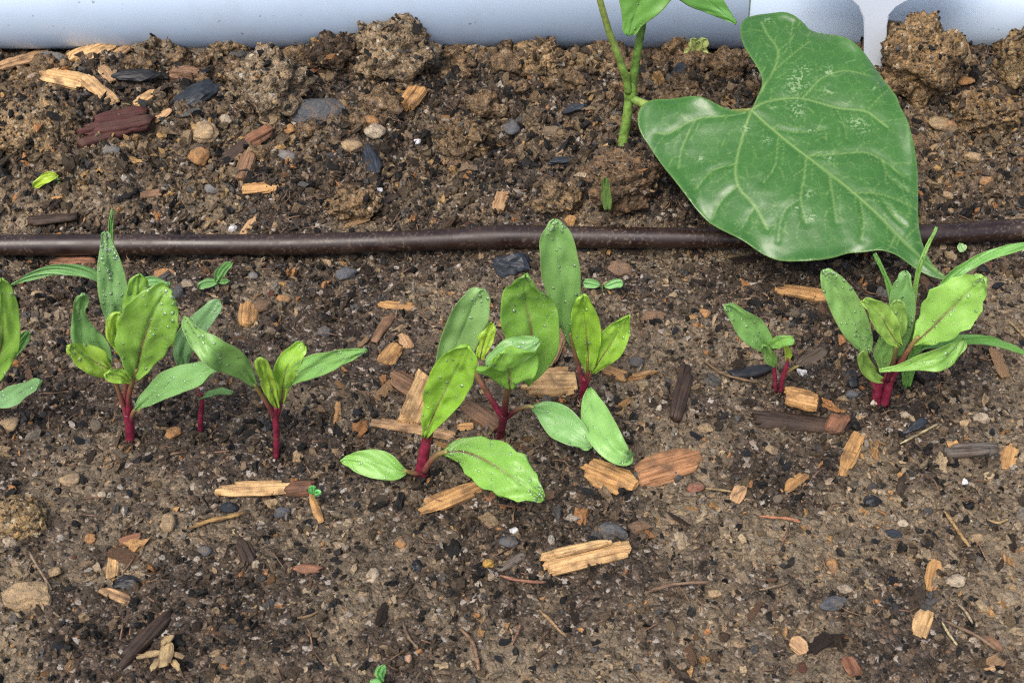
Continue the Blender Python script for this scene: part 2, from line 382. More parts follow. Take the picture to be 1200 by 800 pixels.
def empty(name, loc):
    o = bpy.data.objects.new(name, None); COL.objects.link(o); o.location = tuple(loc); o.empty_display_size = .005
    o['origin'] = 0; del o['origin']
    return o
def local(V, root): return [Vector(v)-Vector(root.location) for v in V]
def catmull(P, n):
    P = np.asarray(P, float); k = len(P)
    t = np.linspace(0, k-1, n); out = []
    Q = np.vstack([2*P[0]-P[1], P, 2*P[-1]-P[-2]])
    for s in t:
        i = min(int(s), k-2); f = s-i; a, b, c, d = Q[i], Q[i+1], Q[i+2], Q[i+3]
        out.append(.5*((2*b)+(-a+c)*f+(2*a-5*b+4*c-d)*f*f+(-a+3*b-3*c+d)*f**3))
    return np.array(out)
def nrm(v): return v/(np.linalg.norm(v)+1e-12)
def tube_geo(P, R, seg=10, caps=True, jit=0, rng=None):
    P = np.asarray(P, float); n = len(P); V = []; F = []
    ref = np.array([.123, .31, .94]); prev = None
    for i in range(n):
        T = nrm(P[min(i+1, n-1)]-P[max(i-1, 0)])
        a = prev if prev is not None else np.cross(T, ref)
        a = nrm(a-T*np.dot(a, T)); b = np.cross(T, a); prev = a
        for k in range(seg):
            th = 2*math.pi*k/seg; r = R[i]*(1+(rng.uniform(-jit, jit) if jit else 0))
            V.append(P[i]+(a*math.cos(th)+b*math.sin(th))*r)
    for i in range(n-1):
        for k in range(seg):
            k2 = (k+1) % seg
            F.append((i*seg+k, i*seg+k2, (i+1)*seg+k2, (i+1)*seg+k))
    if caps:
        F.append(tuple(range(seg))[::-1]); F.append(tuple((n-1)*seg+k for k in range(seg)))
    return V, F
def ico(sub):
    bm = bmesh.new(); bmesh.ops.create_icosphere(bm, subdivisions=sub, radius=1)
    V = np.array([v.co[:] for v in bm.verts]); F = np.array([[v.index for v in f.verts] for f in bm.faces]); bm.free(); return V, F
ICO = {s: ico(s) for s in (1, 2, 3, 5)}
def cut_rock(V, rng, k=9, lo=.62, hi=1.0, rough=.06):
    N = rng.normal(size=(k, 3)); N /= np.linalg.norm(N, axis=1)[:, None]; h = rng.uniform(lo, hi, k)
    d = V@N.T; r = np.min(np.where(d > .05, h/np.maximum(d, .05), 9), axis=1); r = np.minimum(r, 1.0)
    return V*(r*(1+rng.uniform(-rough, rough, len(V))))[:, None]

# ------------------------------------------------------------------ setting: ground, bed wall, soil
bm = bmesh.new(); bmesh.ops.create_grid(bm, x_segments=8, y_segments=8, size=200)
me = bpy.data.meshes.new('ground'); bm.to_mesh(me); bm.free()
g = link('ground', me, M_GROUND); g.location.z = -.28; tag(g, 'green and brown open ground around the bed', kind='structure')

def spaced(lo, hi, a, b, fine):
    c = np.arange(a, b, fine); out = [c]
    for s, e, d in ((a, lo, -1), (b, hi, 1)):
        x = s; st = fine; q = []
        while (e-x)*d > 0:
            st = min(st*1.25, .02); x = x+d*st; q.append(x)
        out.append(np.array(q))
    return np.sort(np.concatenate(out))
BX, BY0 = .62, -.66
xs = spaced(-BX, BX, -.185, .185, .00055); ys = spaced(BY0, Y_WALL+.004, -.118, Y_WALL, .00055)
ys = ys[ys < Y_WALL+.005]
X, Y = np.meshgrid(xs, ys); Z = H(X, Y)+detail(X, Y)
ny, nx = X.shape; idx = np.arange(nx*ny).reshape(ny, nx)
Fq = np.stack([idx[:-1, :-1], idx[:-1, 1:], idx[1:, 1:], idx[1:, :-1]], -1).reshape(-1, 4)
me = fastmesh('soil', np.stack([X, Y, Z], -1).reshape(-1, 3), Fq)
for nm, val in (('dark', dark(X, Y)), ('back', sstep(.05, .075, Y))):
    a = me.attributes.new(nm, 'FLOAT', 'POINT'); a.data.foreach_set('value', np.ascontiguousarray(val.ravel(), np.float32))
soil = link('soil', me, M_SOIL); tag(soil, 'damp brown crumbly garden soil filling the bed', kind='structure')

# raised bed wall: rounded horizontal ribs of coated sheet, panels butted at a seam
def rib_profile():
    pts = [(0.004, -.30)]
    zc = .0245
    for zz in (-.285, -.2475, -.21, -.1725, -.135, -.0975, -.06, -.0225):   # ribs below, hidden by soil
        pts += [(.003, zz-.012), (-.001, zz-.004), (-.001, zz+.004), (.003, zz+.012)]
    for k in range(13):
        a = -math.pi/2+math.pi*k/12
        pts.append((.005-.0105*math.cos(a)**.8 if abs(a) < 1.56 else .005, zc+.0135*math.sin(a)))
    pts += [(.0062, zc+.0142), (.0064, zc+.0165)]
    for k in range(13):
        a = -math.pi/2+math.pi*k/12
        pts.append((.005-.0105*math.cos(a)**.8 if abs(a) < 1.56 else .005, zc+.0307+.0135*math.sin(a)))
    pts += [(.006, .071), (.009, .073), (.0125, .071), (.0125, .066)]
    return pts
bed = empty('raised_bed', (0, Y_WALL, 0)); tag(bed, 'pale blue-white ribbed raised bed wall behind the soil', 'garden bed')
def panel(p0, p1, nrmv):
    prof = rib_profile(); V = []; F = []
    p0 = np.array(p0, float); p1 = np.array(p1, float); nv = np.array(nrmv, float); m_ = len(prof)
    for P in (p0, p1):
        for d, z in prof: V.append((P[0]+nv[0]*d, P[1]+nv[1]*d, z))
        for d, z in reversed(prof): V.append((P[0]+nv[0]*(d+.0012), P[1]+nv[1]*(d+.0012), z))
    q = 2*m_
    for i in range(q): j = (i+1) % q; F.append((i, j, q+j, q+i))
    F.append(tuple(range(q))[::-1]); F.append(tuple(range(q, 2*q)))
    me = mesh('wall_panel', local(V, bed), F)
    bmx = bmesh.new(); bmx.from_mesh(me); bmesh.ops.recalc_face_normals(bmx, faces=bmx.faces); bmx.to_mesh(me); bmx.free()
    o = link('wall_panel', me, M_WALL, bed)
    me.polygons.foreach_set('use_smooth', np.array([len(p.vertices) == 4 for p in me.polygons]))
    return o
xs_seam = at_y(874, 20, Y_WALL)[0]
panel((-BX, Y_WALL), (xs_seam-.0003, Y_WALL), (0, 1)); panel((xs_seam+.0003, Y_WALL+.0004), (BX, Y_WALL+.0004), (0, 1))
panel((-BX, BY0), (-BX, Y_WALL-.001), (-1, 0)); panel((BX, BY0), (BX, Y_WALL-.001), (1, 0)); panel((-BX, BY0), (BX, BY0), (0, -1))

# ------------------------------------------------------------------ loose soil crumbs (one mass) on the soil
def srgbless(c): return np.array(c, float)
PAL_S = [((.27, .215, .155), 5), ((.19, .15, .11), 5), ((.34, .26, .17), 3), ((.10, .078, .056), 4), ((.17, .15, .13), 2.0), ((.36, .21, .095), 1.3), ((.02, .019, .018), 2.2), ((.45, .41, .36), .3)]
PAL_D = [((.013, .0125, .012), 5), ((.04, .03, .022), 5), ((.08, .058, .04), 4), ((.15, .11, .075), 2.4), ((.07, .068, .068), 1.6), ((.26, .19, .12), 1.2), ((.30, .15, .065), .5), ((.38, .34, .3), .15)]
PAL_B = [((c[0]*.80, c[1]*.86, c[2]*.90), q) for c, q in [((.15, .105, .068), 5), ((.24, .165, .10), 4.5), ((.08, .056, .037), 4), ((.33, .22, .125), 2.4), ((.40, .235, .10), 1.4), ((.02, .018, .016), 3), ((.12, .115, .11), 1.5), ((.38, .33, .27), .25)]]
def pick(pal, n, rng):
    c = np.array([p[0] for p in pal])*np.array([.86, .85, .79]); q = np.array([p[1] for p in pal], float); q /= q.sum()
    return c[rng.choice(len(c), n, p=q)]*rng.uniform(.7, 1.25, (n, 1))
def rotmats(n, rng):
    q = rng.normal(size=(n, 4)); q /= np.linalg.norm(q, axis=1)[:, None]; a, b, c, d = q.T
    return np.stack([1-2*(c*c+d*d), 2*(b*c-a*d), 2*(b*d+a*c), 2*(b*c+a*d), 1-2*(b*b+d*d), 2*(c*d-a*b), 2*(b*d-a*c), 2*(c*d+a*b), 1-2*(b*b+c*c)], -1).reshape(n, 3, 3)
def in_bed(n, rng, grow=1.0):
    y = rng.uniform(-.122, Y_WALL-.004, n*2); half = (.115+(y+.107)*.27)*1.14
    x = rng.uniform(-.20, .20, n*2); k = np.abs(x) < half
    return x[k][:n], y[k][:n]
def scatter(name, n, sub, smin, smax, power, sink, rng, extra=None):
    x, y = in_bed(n, rng)
    c = crumbly(x, y); keep = rng.uniform(0, 1, len(x)) < np.clip(.45+.6*c, 0, 1); keep &= clear_of(x, y, .85) | (rng.uniform(0, 1, len(x)) < (.10 if sub == 1 else 0)); x, y = x[keep], y[keep]
    z = H(x, y)+detail(x, y)
    if extra is not None and sub == 1:
        x = np.concatenate([x, extra[:, 0]]); y = np.concatenate([y, extra[:, 1]]); z = np.concatenate([z, extra[:, 2]])
    m_ = len(x); s = smin*(1-rng.uniform(0, 1, m_)*(1-(smin/smax)**power))**(-1/power)
    s *= np.clip(.75+.5*crumbly(x, y), .7, 1.35)
    V0, F0 = ICO[sub]; var = []
    for _ in range(40):
        sd_ = Vector(rng.uniform(-50, 50, 3)); nzv = np.array([1+.75*mnoise.fractal(Vector(v)*1.4+sd_, .5, 2.0, 3) for v in V0])
        var.append(cut_rock(V0, rng, 7, .42, .95, .12)*nzv[:, None])
    var = np.stack(var)
    R = rotmats(m_, rng); sc = np.stack([rng.uniform(.9, 1.6, m_), rng.uniform(.55, 1.0, m_), rng.uniform(.35, .85, m_)], -1)
    V = var[rng.integers(0, 40, m_)]*sc[:, None, :]
    V = np.einsum('nij,nkj->nki', R, V)*s[:, None, None]
    V[..., 0] += x[:, None]; V[..., 1] += y[:, None]; V[..., 2] += (z+s*sink)[:, None]
    F = (F0[None]+(np.arange(m_)*len(V0))[:, None, None]).reshape(-1, 3)
    me = fastmesh(name, V.reshape(-1, 3), F)
    d = dark(x, y); b = sstep(.045, .07, y); u = rng.uniform(0, 1, m_); u2 = rng.uniform(0, 1, m_)
    cc = np.where((u < d)[:, None], pick(PAL_D, m_, rng), np.where((u2 < b)[:, None], pick(PAL_B, m_, rng), pick(PAL_S, m_, rng)))
    cols = np.ones((m_, len(V0), 4), np.float32); cols[..., :3] = cc[:, None, :]
    a = me.attributes.new('col', 'FLOAT_COLOR', 'POINT'); a.data.foreach_set('color', cols.ravel())
    o = link(name, me, M_CRUMB, None, None, smooth=False); return o

# ------------------------------------------------------------------ clods
CLOD_PTS = []
def clod(px, py, wpx, hpx, label, tint=(1, 1, 1), seed=0, lump=.38, sit=.46):
    P = G(px, py+hpx*.30); k = mpp(P); rx = wpx*k/2*1.12; rz = hpx*k/2*1.15
    rng = np.random.default_rng(100+seed); V0, F0 = ICO[5]
    V = []
    for v in V0:
        q = Vector(v)*1.0+Vector((seed*3.7, seed*1.3, 0))
        f = 1+lump*2.0*(mnoise.fractal(q*1.6, .8, 2.0, 4))*.5
        d1 = mnoise.voronoi(q*3.2)[0]; d2 = mnoise.voronoi(q*7.5)[0]; d3 = mnoise.voronoi(q*15)[0]
        f += .17*(.5-d1[0]) + .10*(.5-d2[0]) + .05*(.5-d3[0]) + .05*mnoise.noise(q*14)
        V.append(np.array(v)*f)
    V = np.array(V)*np.array([rx, rx*.8, rz])
    o = link('soil_clod', fastmesh('soil_clod', V, F0), M_CLOD, None, tuple(min(v*1.3, 1.6)*q for v, q in zip(tint, (.90, .93, .93))))
    o.location = (P[0], P[1], float(H(P[0], P[1]))+rz*sit)
    tag(o, label, 'soil clod', 'soil clods')
    up = V[V[:, 2] > -.3*rz]; up = up[rng.choice(len(up), min(len(up), int(130*(rx/.008)**2)))]*1.0
    CLOD_PTS.append(up+np.array(o.location)[None])
    return o
clod(320, 96, 74, 72, 'large pale grey-brown soil clod left of the grey slate stone', (1.15, 1.12, 1.1), 1)
clod(466, 60, 84, 74, 'largest rounded brown soil clod standing against the wall below an orange pebble', (1.05, 1.0, .95), 2)
clod(45, 140, 92, 66, 'broad tan soil clod at the left edge beside dark red bark', (1.15, 1.02, .85), 3, .15, .2)
clod(186, 52, 44, 36, 'grey-brown soil clod at the wall behind the brown wood block', (.95, .93, .92), 4)
clod(272, 53, 40, 42, 'small peaked crumbly clod at the wall right of a tan stone', (1.1, 1.0, .85), 5)
clod(395, 62, 66, 40, 'dark crumbly clod of bark mulch at the wall left of the largest clod', (.32, .28, .27), 6)
clod(635, 72, 56, 48, 'lumpy orange-brown clod at the wall right of the tan rock', (1.15, 1.0, .8), 7)
clod(690, 74, 50, 34, 'low brown clod at the wall beside the bean stalks', (1.0, .9, .75), 8)
clod(415, 234, 54, 34, 'flat brown soil clod above the drip tube beside a pale straw', (1.0, .85, .7), 9)
clod(655, 230, 44, 38, 'rounded brown clod in front of the bean mound', (.95, .85, .75), 10)
clod(726, 208, 74, 58, 'crumbly dark brown mound of soil heaped around the bean stem', (.66, .56, .50), 11)
clod(795, 58, 34, 38, 'small brown clod at the wall beside the pale weed sprout', (.95, .8, .65), 12)
clod(1070, 68, 78, 92, 'tall orange-brown clod at the wall right of the white plant label', (1.1, .95, .75), 13)
clod(1192, 70, 56, 76, 'brown clod at the right edge against the wall', (1.05, .95, .75), 14)
clod(1150, 128, 70, 40, 'wide low brown clod near the right edge below the wall', (1.0, .85, .66), 15)
clod(545, 160, 60, 44, 'soft dark brown clod in the middle of the soil behind the tube', (.8, .7, .6), 16)
clod(20, 590, 66, 52, 'round tan clod at the left edge in front of the seedlings', (1.2, 1.08, .85), 17, .12, -.35)

# plant fibres too fine to count
rng = np.random.default_rng(9); V = []; F = []
fx, fy = in_bed(520, rng)
for x, y in zip(fx, fy):
    z = float(H(x, y)+detail(x, y))+.0007; L = rng.uniform(.002, .008); a = rng.uniform(0, math.pi*2); r = rng.uniform(.00009, .00024)
    b = a+rng.normal(0, .5); p0 = np.array([x, y, z]); p1 = p0+np.array([math.cos(a), math.sin(a), rng.normal(0, .12)])*L/2; p2 = p1+np.array([math.cos(b), math.sin(b), rng.normal(-.05, .15)])*L/2
    v, f = tube_geo([p0, p1, p2], [r, r, r*.5], 4); k = len(V); V += v; F += [tuple(i+k for i in q) for q in f]
me = mesh('plant_fibres', V, F)
o = link('plant_fibres', me, M_WOOD, None, (.20, .12, .075)); tag(o, 'thin brown root fibres strewn over the soil', 'fibres', kind='stuff')

# ------------------------------------------------------------------ picked-out pieces: chips, stones, bark, twigs
def lay(px, py, L, ang, frac=0.0):
    a = math.radians(ang); dx, dy = math.cos(a)*L/2, -math.sin(a)*L/2
    A = G(px-dx, py-dy); B = G(px+dx, py+dy); C = (A+B)/2; D = B-A
    return C, float(np.linalg.norm(D)), math.atan2(D[1], D[0]), math.atan2(D[2], math.hypot(D[0], D[1]))
def seat(x, y, r=.003):
    q = np.linspace(-r, r, 5); a, b = np.meshgrid(x+q, y+q)
    return float(np.percentile(H(a, b)+detail(a, b), 70))
def chip_mesh(L, W, T, rng, jag=.10, taper=.45, shear=None, nxs=16):
    C = 14; V = []; F = []
    if shear is None: shear = rng.uniform(-.5, .5)
    prof = []
    for k in range(C):
        th = 2*math.pi*k/C; c, s = math.cos(th), math.sin(th)
        y = math.copysign(abs(c)**.55, c)*.5*W; z = math.copysign(abs(s)**.6, s)*.5*T
        prof.append((y, z))
    rid = rng.uniform(-.16, .16, C); e0 = rng.uniform(-jag, jag, C); e1 = rng.uniform(-jag, jag, C)
    ta, tb = rng.uniform(.1, 1, 2)*taper; bend = rng.uniform(-.12, .12); ph = rng.uniform(0, 6.3)
    sk = rng.uniform(-.25, .25)
    for i in range(nxs):
        t = i/(nxs-1); xx = (t-.5)*L
        wt = 1-ta*max(0, 1-t*3.0)**1.3-tb*max(0, 1-(1-t)*3.0)**1.3
        for k, (y, z) in enumerate(prof):
            end = e0[k]*max(0, 1-t*4)+e1[k]*max(0, 1-(1-t)*4)
            f = 1+rid[k]*(1+.5*math.sin(3*t+k))+rng.uniform(-.03, .03)
            V.append((xx+end*L+shear*y*(1 if t > .5 else .6)*abs(t-.5)*2, y*wt*f+sk*W*(t-.5)*t, z*(.45+.55*wt)*f+bend*L*.25*math.cos(math.pi*(t-.5))+.06*T*math.sin(5*t+ph)))
    for i in range(nxs-1):
        for k in range(C): k2 = (k+1) % C; F.append((i*C+k, i*C+k2, (i+1)*C+k2, (i+1)*C+k))
    for base, rev in ((0, True), ((nxs-1)*C, False)):
        c = len(V); ring = np.mean(V[base:base+C], axis=0); ring[0] += (.03*L if rev else -.03*L); V.append(tuple(ring))
        for k in range(C): k2 = (k+1) % C; F.append((c, base+k2, base+k) if not rev else (c, base+k, base+k2))
    me = mesh('chip', V, F)
    bmx = bmesh.new(); bmx.from_mesh(me); bmesh.ops.recalc_face_normals(bmx, faces=bmx.faces); bmx.to_mesh(me); bmx.free()
    return me
def splinter_mesh(L, W, T, rng, jag=.10, taper=.45, shear=None, nxs=0):
    n = int(np.clip(round(W/.0009), 2, 7)); V = []; F = []
    if shear is None: shear = rng.uniform(-.9, .9)
    cuts = np.sort(rng.uniform(.15, .85, n-1))*.5+np.linspace(0, 1, n+1)[1:-1]*.5; cuts = np.concatenate([[0], cuts, [1]])
    arch = rng.uniform(-.3, .5)
    for a in range(-1, n):
        y0, y1 = ((cuts[a]-.5)*W, (cuts[a+1]-.5)*W) if a >= 0 else (-.27*W, .27*W); yc = (y0+y1)/2; wl = (y1-y0)*rng.uniform(1.5, 2.6)
        e = abs(yc)/(W/2+1e-9); ln = L*(1-taper*e*rng.uniform(.2, .9))*rng.uniform(.88, 1.0); x0 = -ln/2+rng.uniform(-1, 1)*jag*L*.7+shear*yc; th = T*rng.uniform(.8, 1.05)*(1-.25*e)
        zc = arch*T*(.5-e*e)+(rng.uniform(-.10, .10)*T if a >= 0 else -.12*T); tw = rng.uniform(-.38, .38); yaw = rng.uniform(-.09, .09); bow = rng.uniform(-.06, .06)*ln
        C = 8; ns = 9; pr = [(math.copysign(abs(math.cos(q))**.6, math.cos(q))*rng.uniform(.8, 1.15), math.copysign(abs(math.sin(q))**.7, math.sin(q))*rng.uniform(.8, 1.15)) for q in [2*math.pi*(i+.5)/C+rng.uniform(-.2, .2) for i in range(C)]]
        k = len(V); en0 = rng.uniform(-.5, .5, C)*jag*L*.6; en1 = rng.uniform(-.5, .5, C)*jag*L*.6; p0, p1 = rng.uniform(.4, 1.0, 2)
        for i in range(ns):
            t = i/(ns-1); w_ = min(1, p0+(1-p0)*t*5)*min(1, p1+(1-p1)*(1-t)*5)*(1+rng.uniform(-.07, .07)); xx = x0+t*ln
            for c, (py_, pz_) in enumerate(pr):
                ee = en0[c]*(1 if i == 0 else 0)+en1[c]*(1 if i == ns-1 else 0); yy = py_*wl/2*w_; zz = pz_*th/2*(.5+.5*w_)*(1+rng.uniform(-.05, .05))
                V.append((xx+ee, yc+yy*math.cos(tw)-zz*math.sin(tw)+yaw*(xx), zc+zz*math.cos(tw)+yy*math.sin(tw)+bow*(.25-(t-.5)**2)))
        for i in range(ns-1):
            for c in range(C): c2 = (c+1) % C; F.append((k+i*C+c, k+i*C+c2, k+(i+1)*C+c2, k+(i+1)*C+c))
        F.append(tuple(k+c for c in range(C))[::-1]); F.append(tuple(k+(ns-1)*C+c for c in range(C)))
    return mesh('chip', V, F)
KEEP = []
def clear_of(x, y, grow=1.0):
    ok = np.ones(len(x), bool)
    for cx, cy, a, l_, w_ in KEEP:
        dx, dy = x-cx, y-cy; u = dx*math.cos(a)+dy*math.sin(a); v = -dx*math.sin(a)+dy*math.cos(a)
        ok &= (u/(l_*.5*grow))**2+(v/(w_*.5*grow))**2 > 1
    return ok
PIECE = [0]
WOODS = dict(tan=(.43, .275, .145), gold=(.58, .38, .18), orange=(.43, .25, .10), brown=(.22, .13, .075), pale=(.50, .38, .24), red=(.23, .11, .062), dark=(.045, .030, .023), wine=(.075, .026, .022), grey=(.13, .115, .10))
def wood(px, py, L, W, ang, colr, label, name='wood_chip', T=None, cat='wood chip', group='wood chips on the soil', lift=.25, m=None, tilt=None, **kw):
    PIECE[0] += 1; rng = np.random.default_rng(500+PIECE[0])
    C, l, a, e = lay(px, py, L, ang); k = mpp(C); Wm = W*k*.92; KEEP.append((C[0], C[1], a, l, Wm*1.3)); Tm = (T*k if T else min(Wm*.5, .0032))*(.8 if name == 'wood_chip' else 1)
    o = link(name, (splinter_mesh if name in ('wood_chip', 'stick') or colr == 'wine' else chip_mesh)(l, Wm, Tm, rng, **kw), m or M_WOOD, None, (lambda q: tuple(x*q for x in (WOODS[colr] if isinstance(colr, str) else colr)))(rng.uniform(.85, 1.1)))
    if name == 'wood_chip': o.data.polygons.foreach_set('use_smooth', np.zeros(len(o.data.polygons), bool))
    o.location = (C[0], C[1], seat(C[0], C[1])+Tm*lift)
    o.rotation_euler = (rng.uniform(-.25, .25) if tilt is None else tilt, -e+rng.uniform(-.06, .06), a)
    tag(o, label, cat, group); return o
STONES = dict(slate=(.085, .092, .10), blue=(.022, .027, .034), tan=(.33, .235, .13), grey=(.17, .165, .155), orange=(.36, .19, .075), brown=(.17, .105, .062), white=(.66, .66, .66), pale=(.38, .31, .22), black=(.014, .014, .015), red=(.24, .10, .065))
def stone(px, py, Wp, Hp, colr, label, name='pebble', ang=0, cat='pebble', group='pebbles on the soil', flat=.7, shiny=False, sub=3, lift=.12):
    PIECE[0] += 1; rng = np.random.default_rng(900+PIECE[0])
    C, l, a, e = lay(px, py, Wp, ang); k = mpp(C); r = l/2; hz = Hp*k/2; KEEP.append((C[0], C[1], a, l, hz*2.2)); lift = max(lift, .35) if Wp >= 20 else lift
    V0, F0 = ICO[sub]; V = cut_rock(V0, rng, 7, .36, .9, .012)*1.15 if shiny else cut_rock(V0, rng, 11, .55, 1.0, .012)
    sd_ = Vector(rng.uniform(-40, 40, 3)); V = V*np.array([1+.16*mnoise.fractal(Vector(v)*1.7+sd_, .7, 2.0, 5) for v in V0])[:, None]*np.array([r*1.02, hz*1.05, hz*flat])
    q = rng.uniform(.85, 1.08); c = tuple(x*q for x in (STONES[colr] if isinstance(colr, str) else colr))
    o = link(name, fastmesh(name, V, F0), M_CHAR if shiny else M_STONE, None, c, smooth=(not shiny and Wp < 30))
    o.location = (C[0], C[1], seat(C[0], C[1], .002)+hz*flat*lift); o.rotation_euler = (rng.uniform(-.2, .2)+.25, -e+rng.uniform(-.15, .15), a)
    tag(o, label, cat, group); return o
def twig(pts, r, colr, label, name='twig', cat='twig', group='twigs on the soil', lift=1.0):
    PIECE[0] += 1; rng = np.random.default_rng(1300+PIECE[0])
    P = np.array([G(*p) for p in pts]); k = mpp(P[0]); P = catmull(P, 4*len(pts))
    for q in P: q[2] = .5*q[2]+.5*seat(q[0], q[1], .0015)+r*k*lift
    R = [r*.72*k*(1.0 if .1 < i/len(P) < .9 else .6)*rng.uniform(.8, 1.2) for i in range(len(P))]
    root = Vector(P[len(P)//2]); V, F = tube_geo(P, R, 7, True, .22, rng)
    o = link(name, mesh(name, [Vector(v)-root for v in V], F), M_WOOD, None, (lambda q: (q[0]*.8, q[1]*.92, q[2]*.85))(WOODS[colr] if isinstance(colr, str) else colr)); o.location = root
    tag(o, label, cat, group); return o

# back left
wood(26, 75, 68, 17, 17, 'tan', 'long tan wood chip at the left edge against the wall')
wood(113, 68, 52, 34, 28, 'gold', 'broad golden wood chip lying against the wall at left', T=16)
wood(140, 73, 36, 13, 34, 'tan', 'narrow tan splinter right of the broad golden chip')
wood(78, 100, 50, 21, -14, 'gold', 'flat golden wood chip below the broad chip at left')
wood(117, 115, 50, 15, -42, 'gold', 'pointed golden splinter sloping down towards the dark red bark')
wood(128, 96, 24, 12, -50, 'tan', 'short tan splinter beside the pointed golden splinter')
wood(138, 157, 74, 40, 10, 'wine', 'dark wine-red piece of bark left of the blue-black slate', name='bark_piece', cat='bark', group='bark pieces on the soil', T=11, taper=.35, shear=.6, jag=.22, tilt=.2)
wood(172, 125, 30, 15, 32, 'gold', 'small golden chip behind the dark red bark')
wood(192, 142, 24, 8, 38, 'tan', 'tiny tan splinter right of the dark red bark')
wood(220, 94, 32, 24, -8, 'brown', 'square brown wood block below the wall, left of the largest clods', T=16, taper=.1, shear=0.1)
stone(238, 117, 62, 28, 'blue', 'shiny blue-black slate shard below the brown wood block', name='slate_shard', cat='slate', ang=20, shiny=True, group='dark slate and charcoal pieces')
stone(160, 101, 56, 20, 'black', 'black charcoal lump between golden splinters and brown block', name='charcoal_piece', cat='charcoal', shiny=True, group='dark slate and charcoal pieces')
stone(370, 131, 80, 40, 'slate', 'large flat slate-grey stone right of the pale clod', name='stone', cat='stone', ang=10, flat=.5, group='larger stones on the soil')
stone(64, 76, 44, 26, 'grey', 'grey stone between the long and the broad chips at the wall', name='stone', cat='stone', group='larger stones on the soil')
stone(233, 60, 38, 30, 'pale', 'rounded pale tan stone at the wall between two small clods', name='stone', cat='stone', group='larger stones on the soil')
stone(335, 184, 25, 15, 'grey', 'smooth oval grey pebble below the slate-grey stone', ang=-10)
stone(340, 151, 14, 13, 'orange', 'round orange pebble left of the slate-grey stone')
stone(315, 140, 30, 24, 'tan', 'rough tan pebble below the large pale clod')
stone(236, 193, 28, 26, 'orange', 'rough orange-tan lump below the row of small pebbles')
stone(243, 163, 32, 30, 'tan', 'rough tan lump of grit below the blue-black slate')
stone(266, 147, 16, 15, 'pale', 'small pale orange pebble right of the grit lumps')
stone(250, 231, 17, 13, 'grey', 'grey pebble left of the orange splinter above the tube')
stone(272, 266, 13, 9, 'white', 'bright white pebble just above the drip tube', lift=.6)
stone(135, 190, 26, 15, 'grey', 'dull grey-brown stone under the dark red bark')
wood(304, 226, 42, 11, 2, 'orange', 'orange wood splinter lying level above the drip tube at left')
wood(178, 231, 24, 8, 4, 'brown', 'small reddish-brown splinter left of a grey pebble')
wood(290, 262, 24, 6, 55, 'tan', 'thin tan sliver standing by the white pebble')
wood(367, 84, 34, 20, 25, 'red', 'reddish-brown chip between the pale clod and dark mulch clod', T=12)
wood(288, 203, 36, 18, 70, 'brown', 'upright brown wood fragment above the orange splinter', T=9)
wood(304, 165, 34, 18, 30, 'red', 'reddish chip on dark fragments left of the oval grey pebble')
wood(280, 180, 60, 14, 35, 'dark', 'black rotten stick under the reddish chip', name='stick', cat='stick', group='sticks on the soil')
wood(60, 258, 60, 16, 3, 'dark', 'black rotten stick just above the tube at the left edge', name='stick', cat='stick', group='sticks on the soil')
# back middle
stone(444, 32, 22, 19, 'orange', 'orange pebble perched on the largest clod', lift=1.6)
stone(577, 54, 44, 38, 'pale', 'rounded cream-tan rock at the wall in the middle', name='stone', cat='stone', flat=.9, group='larger stones on the soil')
wood(484, 125, 26, 22, 60, 'orange', 'short orange wood cube below the largest clod', T=18, taper=.08, shear=.1, lift=.5)
stone(436, 198, 46, 20, 'blue', 'upright blue-black charcoal stick below a tan pebble', name='charcoal_piece', cat='charcoal', ang=-75, shiny=True, group='dark slate and charcoal pieces')
stone(440, 166, 26, 19, 'pale', 'smooth tan pebble above the blue-black charcoal stick')
stone(435, 148, 24, 18, 'orange', 'orange-brown pebble just behind the smooth tan pebble')
stone(412, 176, 26, 18, 'tan', 'rough yellowish pebble left of the charcoal stick')
stone(600, 157, 26, 22, 'slate', 'grey angular stone right of the soft dark brown clod', name='stone', cat='stone', group='larger stones on the soil')
stone(672, 135, 26, 18, 'blue', 'blue-black slate flake left of the bean stem', name='slate_shard', cat='slate', ang=25, shiny=True, group='dark slate and charcoal pieces')
stone(657, 192, 44, 12, 'blue', 'long thin dark slate left of the bean mound', name='slate_shard', cat='slate', ang=8, shiny=True, group='dark slate and charcoal pieces')
stone(695, 88, 24, 15, 'orange', 'orange-tan pebble beside the bean stem at the wall')
stone(592, 143, 14, 12, 'tan', 'small tan pebble behind the grey angular stone')
stone(489, 173, 10, 9, 'white', 'white speck of stone right of the charcoal stick', lift=.7)
stone(515, 66, 10, 9, 'white', 'white grain of stone right of the largest clod', lift=.8)
stone(445, 228, 9, 7, 'white', 'white grain of stone beside the flat brown clod', lift=.7)
wood(586, 237, 24, 13, 68, 'tan', 'small upright tan chip above the tube in the middle')
wood(450, 240, 40, 7, 24, 'dark', 'thin black stick between flat brown clod and small tan chip', name='stick', cat='stick', group='sticks on the soil')
twig([(388, 255), (415, 252), (440, 249), (456, 250)], 2.4, 'pale', 'pale straw lying just above the drip tube', cat='straw', name='straw')
stone(735, 146, 14, 10, 'brown', 'small brown stone at the foot of the bean stem')
stone(795, 92, 28, 22, 'blue', 'dark slate flake between bean stem and heart-shaped leaf', name='slate_shard', cat='slate', shiny=True, group='dark slate and charcoal pieces')
